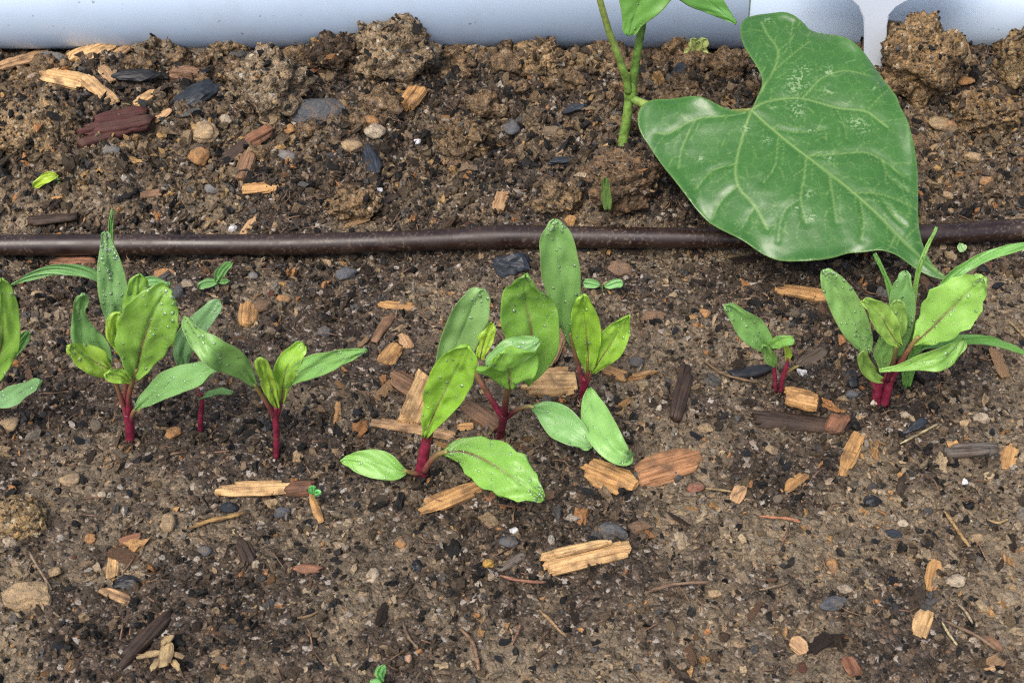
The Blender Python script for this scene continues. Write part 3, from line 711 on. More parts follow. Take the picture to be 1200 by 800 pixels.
# back right
stone(1131, 102, 20, 15, 'orange', 'bright orange pebble in front of the tall right clod')
stone(1100, 150, 28, 20, 'tan', 'tan pebble right of the heart-shaped leaf')
stone(1112, 153, 14, 14, 'orange', 'round orange pebble touching a tan pebble by the leaf')
stone(1139, 192, 22, 16, 'tan', 'olive-tan pebble in the dark soil near the right edge')
stone(1110, 231, 14, 16, 'tan', 'little tan pebble above the tube at right')
stone(1155, 218, 22, 16, 'orange', 'orange-tan pebble above the tube near the right edge')
stone(1109, 112, 20, 12, 'pale', 'pale flake below the tall right clod')
# middle row
wood(84, 307, 54, 11, -3, 'red', 'reddish stick just below the tube behind the left seedling', name='stick', cat='stick', group='sticks on the soil')
stone(192, 317, 26, 13, 'orange', 'orange-brown flat stone below the tube at left')
stone(219, 328, 18, 13, 'pale', 'pale tan pebble left of the tiny two-leaved weed')
stone(207, 340, 20, 18, 'slate', 'dark grey pebble beside the pale tan pebble')
stone(296, 323, 13, 11, 'grey', 'light grey round pebble right of the tiny two-leaved weed')
wood(290, 367, 24, 18, 85, 'orange', 'square reddish-tan chip above the two-leaved middle-left seedling', taper=.08, shear=.05)
stone(308, 358, 24, 18, 'brown', 'brown stone right of the square reddish-tan chip')
stone(333, 349, 18, 12, 'orange', 'orange speckled stone below the tube')
stone(380, 388, 16, 16, 'slate', 'dark grey pebble above the tip of a narrow leaf')
stone(406, 322, 26, 22, 'slate', 'round dark grey pebble just below the tube', ang=15)
wood(395, 479, 26, 7, 88, 'orange', 'small upright orange sliver left of the central seedlings')
stone(203, 506, 22, 15, 'orange', 'orange chip of stone right of the left seedling stem', ang=20)
stone(23, 384, 14, 12, 'brown', 'brown pebble beside the leaf at the left edge')
stone(12, 494, 26, 22, 'tan', 'tan stone at the left edge below a pale leaf')
wood(463, 355, 42, 9, -4, 'orange', 'thin orange chip lying level below the tube')
wood(449, 380, 40, 9, 55, 'brown', 'thin brown stick leaning up towards the level orange chip', name='stick', cat='stick', group='sticks on the soil')
wood(474, 395, 20, 11, -58, 'tan', 'tiny tan chip above the stacked central chips')
wood(458, 412, 28, 17, 52, 'orange', 'orange-tan chip left of the stacked central chips')
wood(478, 450, 42, 26, -30, 'brown', 'dark brown wood chunk behind the large tan chip', T=12)
wood(497, 470, 58, 36, 66, 'gold', 'large tan chip leaning behind the front central seedling', T=14)
wood(492, 501, 100, 12, -8, 'tan', 'long splintered strip under the large tan chip', T=8, jag=.15)
wood(643, 447, 60, 36, 2, 'gold', 'fibrous golden chip between the two central seedlings', T=18)
wood(650, 408, 46, 13, 68, 'tan', 'narrow splinter standing above the fibrous golden chip')
wood(568, 488, 50, 24, -34, 'brown', 'brown chip beside the red stems of the central seedling')
wood(545, 499, 20, 9, 0, 'orange', 'tiny orange chip between the central seedling stems')
wood(720, 435, 36, 15, -20, 'orange', 'short orange chip right of the upright seedling stem')
wood(752, 438, 38, 9, 14, 'orange', 'slim orange splinter touching the short orange chip')
wood(534, 580, 82, 20, 22, 'orange', 'long orange-brown chip under the toothed front leaf', T=13)
wood(575, 578, 20, 12, 20, 'red', 'small reddish chip under the toothed front leaf')
wood(712, 556, 58, 34, -24, 'orange', 'frayed brown chip below the drooping seed leaves', T=12, jag=.16)
wood(785, 542, 78, 34, 14, (.34, .175, .085), 'smooth reddish-orange bark chip right of the frayed chip', T=13, taper=.7)
stone(603, 311, 42, 34, 'blue', 'blue-black rock below the tube left of the tall leaf', name='stone', cat='stone', flat=.8, group='larger stones on the soil', shiny=True)
stone(727, 314, 34, 26, 'brown', 'rough brown rock below the tube above tiny round seed leaves', name='stone', cat='stone', group='larger stones on the soil')
wood(797, 462, 70, 14, 76, 'dark', 'dark upright rotten stick right of the central seedlings', name='stick', cat='stick', group='sticks on the soil', T=13)
stone(745, 424, 20, 18, 'slate', 'dark pebble behind the slim orange splinter')
stone(648, 350, 30, 18, 'brown', 'brown stone hidden behind the tall leaf')
stone(765, 370, 32, 16, 'brown', 'flat brown stone right of the upright seedling')
stone(825, 366, 16, 13, 'orange', 'orange-tan pebble left of the smallest red seedling')
wood(940, 341, 54, 22, -10, 'orange', 'fibrous orange chip under the tip of the heart-shaped leaf', T=14)
wood(880, 433, 46, 17, 8, (.022, .022, .025), 'shiny black bark strip left of the smallest red seedling', name='bark_piece', cat='bark', group='bark pieces on the soil', m=M_CHAR)
stone(940, 434, 13, 12, 'white', 'small chalk-white stone right of the smallest red seedling', lift=.7)
wood(926, 492, 108, 24, -5, 'dark', 'dark brown rotten log lying below the smallest red seedling', name='stick', cat='stick', group='sticks on the soil', T=15, jag=.2, lift=.1)
wood(938, 474, 38, 29, -14, 'orange', 'round orange wood knob resting on the dark log', T=22, lift=.7, taper=.5, jag=.04)
wood(980, 497, 22, 18, 60, 'red', 'reddish broken end piece on the dark log', lift=.8)
wood(998, 531, 54, 15, 66, 'orange', 'frayed orange splinter in front of the dark log', jag=.18)
twig([(1055, 520), (1070, 512), (1085, 505), (1099, 498)], 2.2, 'pale', 'pale dry stalk right of the frayed orange splinter', cat='straw', name='straw')
wood(1140, 528, 62, 17, 2, 'grey', 'grey weathered stick near the right edge', name='stick', cat='stick', group='sticks on the soil', T=14)
wood(1182, 534, 28, 14, 75, 'orange', 'small orange shard right of the grey weathered stick')
twig([(1182, 376), (1192, 386), (1203, 398)], 2.0, 'tan', 'short tan stalk at the right edge under a grass blade', cat='straw', name='straw')
twig([(822, 420), (845, 436), (868, 444), (890, 448)], 2.0, 'brown', 'thin brown rootlet beside the shiny black bark strip', cat='rootlet', name='rootlet')
stone(1062, 487, 15, 11, 'pale', 'cream pebble right of the thick red stems')
stone(1150, 488, 22, 15, 'pale', 'flat cream pebble right of the large red-stemmed seedling')
stone(1131, 495, 14, 11, 'tan', 'tan pebble left of the flat cream pebble')
stone(905, 526, 18, 15, 'tan', 'ochre pebble below the dark log')
stone(828, 499, 20, 13, 'tan', 'olive-tan pebble right of the dark upright stick')
stone(996, 445, 20, 22, 'black', 'black charcoal chunk left of the thick red stems', name='charcoal_piece', cat='charcoal', shiny=True, group='dark slate and charcoal pieces')
stone(1072, 500, 26, 14, 'blue', 'glossy black flake beside the cream pebble', name='charcoal_piece', cat='charcoal', shiny=True, ang=30, group='dark slate and charcoal pieces')
stone(1000, 462, 18, 14, 'slate', 'olive-grey stone left of the thick red stems')
stone(45, 347, 14, 11, 'tan', 'tan pebble near the leaf at the left edge, below the tube')
# front
wood(298, 571, 84, 23, 3, 'gold', 'golden wedge-shaped chip in front of the two-leaved seedling', T=14, shear=.5)
wood(350, 569, 32, 20, 4, 'red', 'rounded red-brown bark bit touching the golden wedge', name='bark_piece', cat='bark', group='bark pieces on the soil', T=14)
wood(370, 592, 34, 7, -72, 'orange', 'thin orange sliver under a tiny green sprout')
twig([(222, 619), (245, 611), (265, 607), (287, 601)], 3.6, (.36, .2, .08), 'tan twig lying in front of the golden wedge')
stone(197, 610, 24, 26, 'tan', 'smooth tan pebble left of the tan twig', flat=.85)
stone(268, 591, 24, 18, 'blue', 'blue-grey pebble between the golden wedge and tan twig')
stone(330, 596, 20, 15, 'slate', 'dark grey pebble right of the tan twig')
stone(238, 643, 20, 13, 'slate', 'dark flat pebble in front of the tan twig')
wood(131, 656, 36, 10, 86, 'gold', 'upright golden sliver at lower left')
wood(134, 692, 38, 13, -22, 'tan', 'short tan chip below the upright golden sliver')
wood(152, 627, 26, 12, 18, 'red', 'small reddish bark chip left of the smooth tan pebble', name='bark_piece', cat='bark', group='bark pieces on the soil')
stone(30, 697, 66, 40, 'tan', 'big rough tan rock at the lower left edge', name='stone', cat='stone', flat=.6, group='larger stones on the soil')
stone(146, 680, 26, 17, 'black', 'black charcoal lump above the short tan chip', name='charcoal_piece', cat='charcoal', shiny=True, group='dark slate and charcoal pieces')
wood(172, 746, 88, 14, 48, 'dark', 'dark slanting stick beside the dried husk', name='stick', cat='stick', group='sticks on the soil', T=12)
wood(287, 641, 34, 15, -65, 'dark', 'dark woody stub right of the flat dark pebble', name='stick', cat='stick', group='sticks on the soil')
wood(360, 661, 30, 13, -6, 'red', 'red-brown bark chip in the front left soil', name='bark_piece', cat='bark', group='bark pieces on the soil')
stone(299, 658, 12, 10, 'pale', 'pale pebble beside the dark woody stub')
stone(62, 664, 20, 13, 'tan', 'olive-tan flat pebble above the big rough rock')
stone(10, 630, 18, 13, 'pale', 'cream pebble at the left edge')
stone(82, 560, 26, 20, 'tan', 'ochre speckled pebble at left below the seedlings')
stone(118, 575, 12, 11, 'pale', 'cream pebble right of the ochre speckled pebble')
stone(104, 628, 18, 13, 'orange', 'orange pebble left of the small reddish bark chip')
twig([(34, 645), (42, 660), (50, 672), (60, 690)], 2.2, (.3, .2, .15), 'thin greyish twig above the big rough rock')
twig([(345, 725), (362, 722), (378, 714)], 2.4, 'brown', 'short brown twig in the front left soil')
wood(685, 652, 106, 27, 12, 'gold', 'big layered golden wood chip in the front centre', T=20, jag=.10, taper=.5)
wood(684, 648, 72, 8, 15, (.62, .42, .20), 'loose splinter lying along the top of the big golden chip', T=7, lift=2.6)
stone(718, 622, 38, 26, 'slate', 'dark pointed stone behind the big golden chip', name='stone', cat='stone', flat=.9, group='larger stones on the soil')
stone(750, 614, 34, 18, 'brown', 'dark brown flat stone right of the dark pointed stone', name='stone', cat='stone', group='larger stones on the soil')
stone(573, 657, 16, 13, (.48, .28, .06), 'amber pebble left of the big golden chip', flat=.9)
stone(436, 672, 18, 20, 'pale', 'upright oval tan pebble in the front soil', flat=.9)
stone(470, 632, 16, 16, 'orange', 'orange pebble above and right of the oval tan pebble')
stone(596, 633, 24, 16, 'slate', 'greenish-grey pebble above the amber pebble')
stone(602, 620, 12, 11, 'white', 'whitish pebble above the greenish-grey pebble')
stone(640, 578, 26, 13, 'brown', 'brown stone beside the tip of the toothed front leaf')
stone(488, 660, 18, 22, 'black', 'black charcoal lump left of the amber pebble', name='charcoal_piece', cat='charcoal', shiny=True, group='dark slate and charcoal pieces')
wood(600, 655, 40, 8, 28, 'grey', 'grey stick leaning from the amber pebble to the golden chip', name='stick', cat='stick', group='sticks on the soil')
twig([(586, 674), (600, 678), (620, 681), (640, 680)], 2.6, (.30, .13, .09), 'reddish twig below the amber pebble')
twig([(540, 737), (552, 750), (558, 765), (561, 785)], 3.2, (.28, .15, .10), 'curved brown twig at the bottom centre')
twig([(632, 715), (645, 727), (655, 738), (664, 745)], 2.4, (.38, .22, .12), 'short orange-brown twig below the big golden chip')
twig([(755, 694), (780, 686), (805, 682), (832, 680)], 3.0, (.24, .14, .10), 'long brown twig right of the big golden chip')
twig([(472, 728), (478, 745), (490, 760)], 2.6, (.22, .14, .1), 'bent brown twig left of the curved bottom twig')
twig([(600, 755), (606, 742), (610, 730)], 2.2, (.28, .13, .1), 'short reddish rootlet between two bottom twigs', cat='rootlet', name='rootlet')
stone(478, 770, 13, 12, (.5, .3, .2), 'pinkish chip near the tiny bottom sprout')
wood(930, 563, 32, 13, 42, 'orange', 'small orange-brown chip right of the smooth bark chip')
twig([(890, 604), (910, 606), (925, 608), (938, 612)], 2.8, (.42, .17, .10), 'reddish-pink twig in front of the dark log')
twig([(827, 571), (842, 573), (858, 575)], 2.0, 'tan', 'thin tan stalk right of the smooth bark chip', cat='straw', name='straw')
wood(866, 577, 22, 11, 60, 'tan', 'tan frayed tip at the end of the thin stalk')
stone(816, 568, 20, 18, 'wine' if False else 'red', 'wine-red stone right of the smooth bark chip')
stone(1025, 588, 24, 16, 'black', 'black charcoal bit in the front right soil', name='charcoal_piece', cat='charcoal', shiny=True, group='dark slate and charcoal pieces')
stone(1131, 564, 10, 10, 'white', 'tiny white round pebble below the grey weathered stick', lift=.7)
stone(1058, 557, 14, 10, 'orange', 'orange-cream pebble below the frayed splinter')
stone(976, 660, 15, 19, 'orange', 'orange upright pebble at right in front')
stone(1122, 677, 26, 18, 'pale', 'rounded cream pebble in the front right soil')
stone(977, 704, 32, 17, 'slate', 'dark grey flat stone in the front right soil', ang=15)
stone(990, 688, 20, 12, 'pale', 'greyish cream pebble behind the dark grey flat stone')
stone(1060, 610, 14, 11, 'pale', 'tan-grey pebble in the right soil')
stone(838, 690, 18, 12, 'tan', 'ochre pebble at the end of the long brown twig')
stone(1145, 627, 18, 14, 'tan', 'ochre pebble below a slanting tan twig at right')
stone(1047, 620, 24, 10, 'blue', 'dark charcoal stub beside the tan-grey pebble', name='charcoal_piece', cat='charcoal', shiny=True, group='dark slate and charcoal pieces')
wood(1094, 668, 36, 12, 82, 'orange', 'upright orange bark curl left of the rounded cream pebble')
wood(1083, 727, 32, 17, 68, 'gold', 'bright tan chip at lower right above crossing twigs')
wood(1165, 775, 26, 12, 25, 'tan', 'tan chip in the lower right corner')
wood(936, 752, 24, 15, -38, 'tan', 'light brown chip at the bottom right')
wood(1165, 750, 28, 12, -30, 'brown', 'brown chip above the tan corner chip')
wood(1000, 780, 24, 16, -60, 'red', 'reddish-grey chip at the bottom edge')
twig([(1106, 600), (1116, 613), (1125, 625), (1136, 640)], 3.0, (.42, .25, .12), 'slanting tan twig at right below the grey stick')
twig([(1108, 727), (1128, 737), (1148, 747), (1168, 761)], 2.8, (.26, .15, .10), 'long brown twig crossing the lower right corner')
twig([(1104, 727), (1112, 741), (1122, 755)], 2.2, 'pale', 'pale stalk crossing the long brown twig', cat='straw', name='straw')
twig([(1122, 706), (1131, 716), (1140, 730)], 2.2, (.36, .26, .18), 'greyish stalk above the long brown twig', cat='straw', name='straw')
twig([(1157, 608), (1170, 612), (1182, 608)], 2.0, 'tan', 'thin tan stalk at the right edge in front', cat='straw', name='straw')
twig([(890, 690), (905, 687), (924, 681)], 2.0, (.26, .17, .12), 'thin brown stalk left of the dark grey flat stone', cat='straw', name='straw')

# dried husk: a split seed-case with spread arms
husk = empty('dried_husk', G(196, 770)); tag(husk, 'dried straw-coloured husk with spread arms at lower left', 'husk')
for j, (x0, y0, x1, y1, wd) in enumerate([(196, 752, 195, 784, 10), (190, 768, 166, 776, 5), (190, 774, 180, 791, 6), (201, 768, 220, 776, 5), (201, 776, 211, 789, 5), (192, 760, 202, 749, 9)]):
    A_, B_ = G(x0, y0), G(x1, y1); D_ = B_-A_; k = mpp(A_)
    o = link('flake', splinter_mesh(float(np.linalg.norm(D_)), wd*k, max(wd*k*.35, .0006), np.random.default_rng(60+j), jag=.2, taper=.8), M_WOOD, husk, (.36, .27, .14), smooth=False)
    o.location = Vector((A_+B_)/2)-husk.location+Vector((0, 0, .0016)); o.rotation_euler = (.3*(-1)**j, -.15, math.atan2(D_[1], D_[0]))

# scattered small pebbles and charcoal bits that look alike
rng = np.random.default_rng(33)
pm = [fastmesh('pebble', cut_rock(ICO[2][0], rng, 10, .55, 1.0, .08)*np.array([1.1, .85, .7]), ICO[2][1]) for _ in range(8)]
cm = [fastmesh('charcoal_piece', cut_rock(ICO[2][0], rng, 6, .35, .9, .06)*np.array([1.5, .9, .7]), ICO[2][1]) for _ in range(8)]
for me in pm: me.materials.append(M_STONE); me.polygons.foreach_set('use_smooth', np.ones(len(me.polygons), bool))
for me in cm: me.materials.append(M_CHAR); me.polygons.foreach_set('use_smooth', np.zeros(len(me.polygons), bool))
sx, sy = in_bed(330, rng)
for i, (x, y) in enumerate(zip(sx, sy)):
    if not clear_of(np.array([x]), np.array([y]), 1.1)[0]: continue
    ch = rng.uniform() < .30+.25*float(dark(np.array([x]), np.array([y]))[0])
    o = bpy.data.objects.new('charcoal_piece' if ch else 'pebble', (cm if ch else pm)[i % 8]); COL.objects.link(o)
    r = float(np.clip(rng.lognormal(math.log(.00118), .28), .0008, .0023)); o.scale = (r,)*3
    o.location = (x, y, float(H(x, y)+detail(x, y))+r*.15); o.rotation_euler = (rng.uniform(-.4, .4), rng.uniform(-.4, .4), rng.uniform(0, 6.28))
    if ch: c = np.array((.016, .0165, .018))*rng.uniform(.7, 1.8)
    else: c = np.array(STONES[['tan', 'orange', 'brown', 'grey', 'tan', 'pale', 'tan', 'pale', 'red'][int(rng.integers(0, 9))]])*rng.uniform(.7, 1.05)
    o.color = (*c, 1)
    if ch: tag(o, 'small black charcoal crumb loose in the soil', 'charcoal', 'small charcoal crumbs in the soil')
    else: tag(o, 'small plain pebble loose in the soil', 'pebble', 'small loose pebbles in the soil')

# small alike splinters and bits of dark rotten wood
sm = [splinter_mesh(1.0, q, q*.45, np.random.default_rng(700+i), jag=.2) for i, q in enumerate((.22, .3, .4, .26, .5, .18))]
for me in sm: me.materials.append(M_WOOD); me.polygons.foreach_set('use_smooth', np.zeros(len(me.polygons), bool))
wx, wy = in_bed(190, rng)
for i, (x, y) in enumerate(zip(wx, wy)):
    if not clear_of(np.array([x]), np.array([y]), 1.2)[0]: continue
    dk = i % 2 == 0
    o = bpy.data.objects.new('wood_fragment' if dk else 'wood_splinter', sm[i % 6]); COL.objects.link(o)
    L_ = float(np.clip(rng.lognormal(math.log(.0042), .4), .002, .009)); o.scale = (L_,)*3
    o.location = (x, y, float(H(x, y)+detail(x, y))+L_*.05); o.rotation_euler = (rng.uniform(-.5, .5), rng.uniform(-.25, .25), rng.uniform(0, 6.28))
    c = np.array((.035, .024, .018) if dk else WOODS[['tan', 'orange', 'brown', 'brown'][int(rng.integers(0, 4))]])*rng.uniform(.6, 1.05); o.color = (*c, 1)
    if dk: tag(o, 'small dark rotten wood fragment lying loose in the soil', 'wood fragment', 'small dark wood fragments in the soil')
    else: tag(o, 'little brown or tan splinter lying loose in the soil', 'splinter', 'little loose splinters in the soil')

# ------------------------------------------------------------------ loose crumbs and lumps, lying round the pieces
rng = np.random.default_rng(404)
for bx_, by_ in [(152, 512), (236, 504), (323, 531), (495, 556), (587, 511), (684, 464), (913, 457), (1030, 470), (731, 164), (1060, 452), (137, 360)]:
    P = G(bx_, by_); q = rng.uniform(0, 6.28, 60); rr_ = rng.uniform(.0012, .0042, 60); x = P[0]+np.cos(q)*rr_; y = P[1]+np.sin(q)*rr_
    CLOD_PTS.append(np.stack([x, y, H(x, y)+detail(x, y)+.0014*(1-rr_/.0042)], -1))
ex = np.concatenate(CLOD_PTS)
o = scatter('soil_crumbs', 56000, 1, .00042, .0017, 2.0, .15, np.random.default_rng(5), ex); tag(o, 'fine loose crumbs and sand grains covering the soil', 'soil crumbs', kind='stuff')
o = scatter('coarse_soil_crumbs', 6800, 2, .0009, .0027, 2.4, .10, np.random.default_rng(6)); tag(o, 'coarser crumbs and grit mixed over the soil', 'soil crumbs', kind='stuff')

rng = np.random.default_rng(91); V = []; F = []; CC = []
V0, F0 = ICO[3]
for i in range(330):
    y = .135-abs(rng.normal(0, .022)) if i > 130 else rng.uniform(.118, .131)
    x = rng.uniform(-.20, .20); r = float(np.clip(rng.lognormal(math.log(.0024), .38), .0013, .0055)); sd_ = Vector(rng.uniform(-50, 50, 3))
    if y < .05 or not clear_of(np.array([x]), np.array([y]), 1.25)[0]: continue
    f_ = np.array([1+.50*mnoise.fractal(Vector(v)*1.5+sd_, .55, 2.0, 5)+.42*(.4-mnoise.voronoi(Vector(v)*2.9+sd_)[0][0]) for v in V0])
    q = V0*f_[:, None]*r*np.array([1.1, .95, .85])+np.array([x, min(y, .1335-r*.8), float(H(x, y)+detail(x, y))+r*.25])
    k = len(V); V += list(q); F.append(F0+k); c_ = pick(PAL_B[:5] if rng.uniform() < .8 else PAL_D[:4], 1, rng)[0]*.85; CC += [(*c_, 1)]*len(V0)
me = fastmesh('soil_lumps', np.array(V), np.concatenate(F)); a = me.attributes.new('col', 'FLOAT_COLOR', 'POINT'); a.data.foreach_set('color', np.array(CC, np.float32).ravel())
o = link('soil_lumps', me, M_LUMP, None, (.95, .86, .76)); tag(o, 'rough brown lumps heaped in the loose soil towards the wall', 'soil lumps', kind='stuff')

# ------------------------------------------------------------------ drip line
tp = [(-420, 300), (-150, 291), (0, 285), (160, 284), (320, 284), (440, 281), (520, 278), (590, 275), (660, 275), (760, 276), (860, 276), (980, 274), (1085, 272), (1200, 266), (1400, 258), (1700, 250)]
TR = .0031
tpts = []
for a, b in tp:
    P = at_z(a, b-3, .0042); tpts.append(P)
TP = catmull(tpts, 260)
TP[:, 2] = [max(float(H(x, y))+.0016, .0024) for x, y in TP[:, :2]]
ker = np.ones(15)/15; TP[:, 2] = np.convolve(np.pad(TP[:, 2], 7, mode='edge'), ker, 'valid')
drip = empty('drip_line', TP[130]); tag(drip, 'dark brown plastic drip tube lying across the soil', 'drip tube')
ex0 = G(590, 275)[0]
R = [TR*(1.0+.02*math.sin(x*90)) for x in TP[:, 0]]
V, F = tube_geo(TP, R, 20); link('tube', mesh('tube', local(V, drip), F), M_TUBE, drip)
em = TP[np.abs(TP[:, 0]-ex0) < .016]; em = catmull(em, 24)
V, F = tube_geo(em, [TR*(.965+.185*math.sin(math.pi*i/23)**1.2) for i in range(24)], 20); link('emitter', mesh('emitter', local(V, drip), F), M_TUBE, drip)

# ------------------------------------------------------------------ plants
def drops(parent, top, normals, root, n, rng, rmin=.00015, rmax=.00055):
    n = int(n*1.7)
    nv, nu = top.shape[:2]; V = []; F = []
    seg, rings = 8, 3
    for _ in range(n):
        a = rng.uniform(1, nv-2.01); b = rng.uniform(1, nu-2.01); i, j = int(a), int(b); fa, fb = a-i, b-j
        P = (top[i, j]*(1-fa)+top[i+1, j]*fa)*(1-fb)+(top[i, j+1]*(1-fa)+top[i+1, j+1]*fa)*fb
        N = nrm(normals[i, j]); U = nrm(np.cross(N, [.3, .8, .5])); W_ = np.cross(N, U)
        r = rmin*(rmax/rmin)**(rng.uniform()**2.6); k = len(V); el = rng.uniform(.8, 1.25)
        for q in range(rings):
            ph = q/rings*math.pi/2
            for s in range(seg):
                th = 2*math.pi*s/seg; V.append(P+(U*math.cos(th)*el+W_*math.sin(th)/el)*r*math.cos(ph)+N*r*.45*math.sin(ph))
        V.append(P+N*r*.45)
        for q in range(rings-1):
            for s in range(seg): s2 = (s+1) % seg; F.append((k+q*seg+s, k+q*seg+s2, k+(q+1)*seg+s2, k+(q+1)*seg+s))
        for s in range(seg): F.append((k+(rings-1)*seg+s, k+(rings-1)*seg+(s+1) % seg, k+rings*seg))
    o = link('water_droplets', mesh('water_droplets', local(V, root), F), M_WATER, parent); o['kind'] = 'stuff'
    return o
LEAFN = [0]
USTEP = np.array([-1, -.93, -.82, -.68, -.54, -.40, -.27, -.15, -.06, 0, .06, .15, .27, .40, .54, .68, .82, .93, 1])
def leaf(root, st, mode='y', d=(0, 0), roll=(0, 0), cup=.18, wave=.08, tooth=0.0, colr=(.09, .21, .045), m=None, ndrops=18, pucker=.05, fold=0.0, tip=.16, name='leaf', label=None, thick=.00035, freq=2.2):
    q_ = (2.05, 1.76, 1.6) if (m or M_COT) is M_COT else (1.85, 1.60, 1.25)
    if colr[1] > colr[0]*1.2: colr = tuple(min(a_*b_, .55) for a_, b_ in zip(colr, q_))
    if m is M_BEET: pucker = max(pucker, .07); wave = max(wave, .11)
    LEAFN[0] += 1; rng = np.random.default_rng(3000+LEAFN[0]); B = np.array(root.location); n = len(st)
    ctrl = []
    for i, (px, py, hw) in enumerate(st):
        t = i/(n-1); q = (d[0]*(1-t)+d[-1]*t if len(d) == 2 else float(np.interp(t, np.linspace(0, 1, len(d)), d)))/1000.
        P = at_y(px, py, B[1]+q) if mode == 'y' else at_z(px, py, B[2]+q)
        ctrl.append([*P, hw*mpp(P)])
    if tip: ctrl[-1][3] = max(ctrl[-1][3], ctrl[-2][3]*.92)
    NV = 36; ts = np.linspace(0, 1, NV); C = catmull(ctrl, NV); P = C[:, :3]
    if tip: C[:, 3] *= np.sqrt(np.clip(1-np.clip((ts-(1-tip))/tip, 0, 1)**2, 0, 1))
    hw = np.maximum(C[:, 3], .00012)
    T = np.gradient(P, axis=0); T /= np.linalg.norm(T, axis=1)[:, None]
    nu = len(USTEP); top = np.zeros((NV, nu, 3)); N2 = np.zeros((NV, nu, 3)); ph = rng.uniform(0, 6.3, 4)
    for i in range(NV):
        t = i/(NV-1); tc = nrm(CAM-P[i]); s = nrm(np.cross(T[i], tc)); nn = nrm(np.cross(s, T[i]))
        if np.dot(nn, tc) < 0: nn = -nn
        a = math.radians(roll[0]*(1-t)+roll[-1]*t); s, nn = s*math.cos(a)+nn*math.sin(a), nn*math.cos(a)-s*math.sin(a)
        tt = 1+tooth*(math.sin(t*43+ph[0])+.5*math.sin(t*71+ph[1]))
        for j, u in enumerate(USTEP):
            h = cup*hw[i]*(u*u)+fold*hw[i]*abs(u)
            h += wave*hw[i]*abs(u)**1.8*math.sin(freq*2*math.pi*t+ph[2]+(1.3 if u > 0 else 0))
            h -= pucker*hw[i]*math.exp(-(u/.07)**2)
            h += pucker*hw[i]*(1-abs(u))*math.cos(2*math.pi*(5.5*t-.75*abs(u)*2+.2))*min(1, abs(u)*5)*.35
            h += (.0011 if m is M_BEET else .0008)*(mnoise.noise(Vector(P[i]*210)+Vector((u*2.0, LEAFN[0], 0))))+(.00032 if m is M_BEET else .0002)*mnoise.noise(Vector(P[i]*560)+Vector((u*4.5, LEAFN[0], 0)))
            top[i, j] = P[i]+s*(u*hw[i]*(tt if abs(u) > .9 else 1)*(1+(.09 if tip else .04)*mnoise.noise(Vector((t*5, LEAFN[0]*3.1, 2.0 if u > 0 else 7.0)))))+nn*h
    du = np.gradient(top, axis=1); dv = np.gradient(top, axis=0); N2 = np.cross(du, dv); N2 /= (np.linalg.norm(N2, axis=2)[..., None]+1e-12)
    if np.mean(np.einsum('ijk,ijk->ij', N2, CAM-top)) < 0: N2 = -N2
    bot = top-N2*thick*np.clip(1.05-np.abs(USTEP)[None, :, None]**6, .25, 1)
    k = NV*nu; V = np.vstack([top.reshape(-1, 3), bot.reshape(-1, 3)]); F = []; 
    for i in range(NV-1):
        for j in range(nu-1):
            q = (i*nu+j, i*nu+j+1, (i+1)*nu+j+1, (i+1)*nu+j); F.append(q); F.append(tuple(k+x for x in q[::-1]))
    rim = [i*nu for i in range(NV)]+[(NV-1)*nu+j for j in range(1, nu)]+[i*nu+nu-1 for i in range(NV-2, -1, -1)]+[j for j in range(nu-2, 0, -1)]
    for a, b in zip(rim, rim[1:]+rim[:1]): F.append((a, b, k+b, k+a))
    me = mesh(name, local(V, root), F)
    bmx = bmesh.new(); bmx.from_mesh(me); bmesh.ops.recalc_face_normals(bmx, faces=bmx.faces); bmx.to_mesh(me); bmx.free()
    uvl = me.uv_layers.new(name='leaf'); li = np.zeros(len(me.loops), np.int32); me.loops.foreach_get('vertex_index', li)
    vi = li % k; uv = np.stack([(USTEP[vi % nu]+1)/2, (vi//nu)/(NV-1)], -1); uvl.data.foreach_set('uv', uv.astype(np.float32).ravel())
    o = link(name, me, m or M_COT, root, colr)
    if label: o['label'] = label
    if ndrops: drops(o, top, N2, root, ndrops, rng)
    return o
RED = (.165, .012, .033); DRED = (.075, .008, .016); PINK = (.19, .035, .045)
def stalk(root, pts, d=(0, 0), colr=RED, name='petiole', seg=10, mode='y'):
    B = np.array(root.location); n = len(pts); C = []
    for i, (px, py, r) in enumerate(pts):
        t = i/(n-1); q = (float(np.interp(t, np.linspace(0, 1, len(d)), d)))/1000.
        P = at_y(px, py, B[1]+q) if mode == 'y' else at_z(px, py, B[2]+q)
        C.append([*P, r*mpp(P)])
    C = catmull(C, 5*n); C[:, 3] *= .80; V, F = tube_geo(C[:, :3], np.maximum(C[:, 3], .0001), seg, True, .05, np.random.default_rng(len(bpy.data.meshes)))
    me = mesh(name, local(V, root), F)
    a = me.attributes.new('along', 'FLOAT', 'POINT'); a.data.foreach_set('value', (np.repeat(np.linspace(0, 1, 5*n), seg) if name == 'petiole' else np.zeros(5*n*seg)).astype(np.float32))
    return link(name, me, M_STEM, root, colr)
def plant(name, px, py, label, cat='seedling', group='red-stemmed seedlings'):
    P = G(px, py); P[2] = P[2]-.0005; o = empty(name, P); tag(o, label, cat, group); return o
COTC = (.105, .235, .085); LITE = (.20, .37, .05); MID = (.125, .27, .05); DEEP = (.08, .20, .055); BLUEG = (.10, .22, .10)

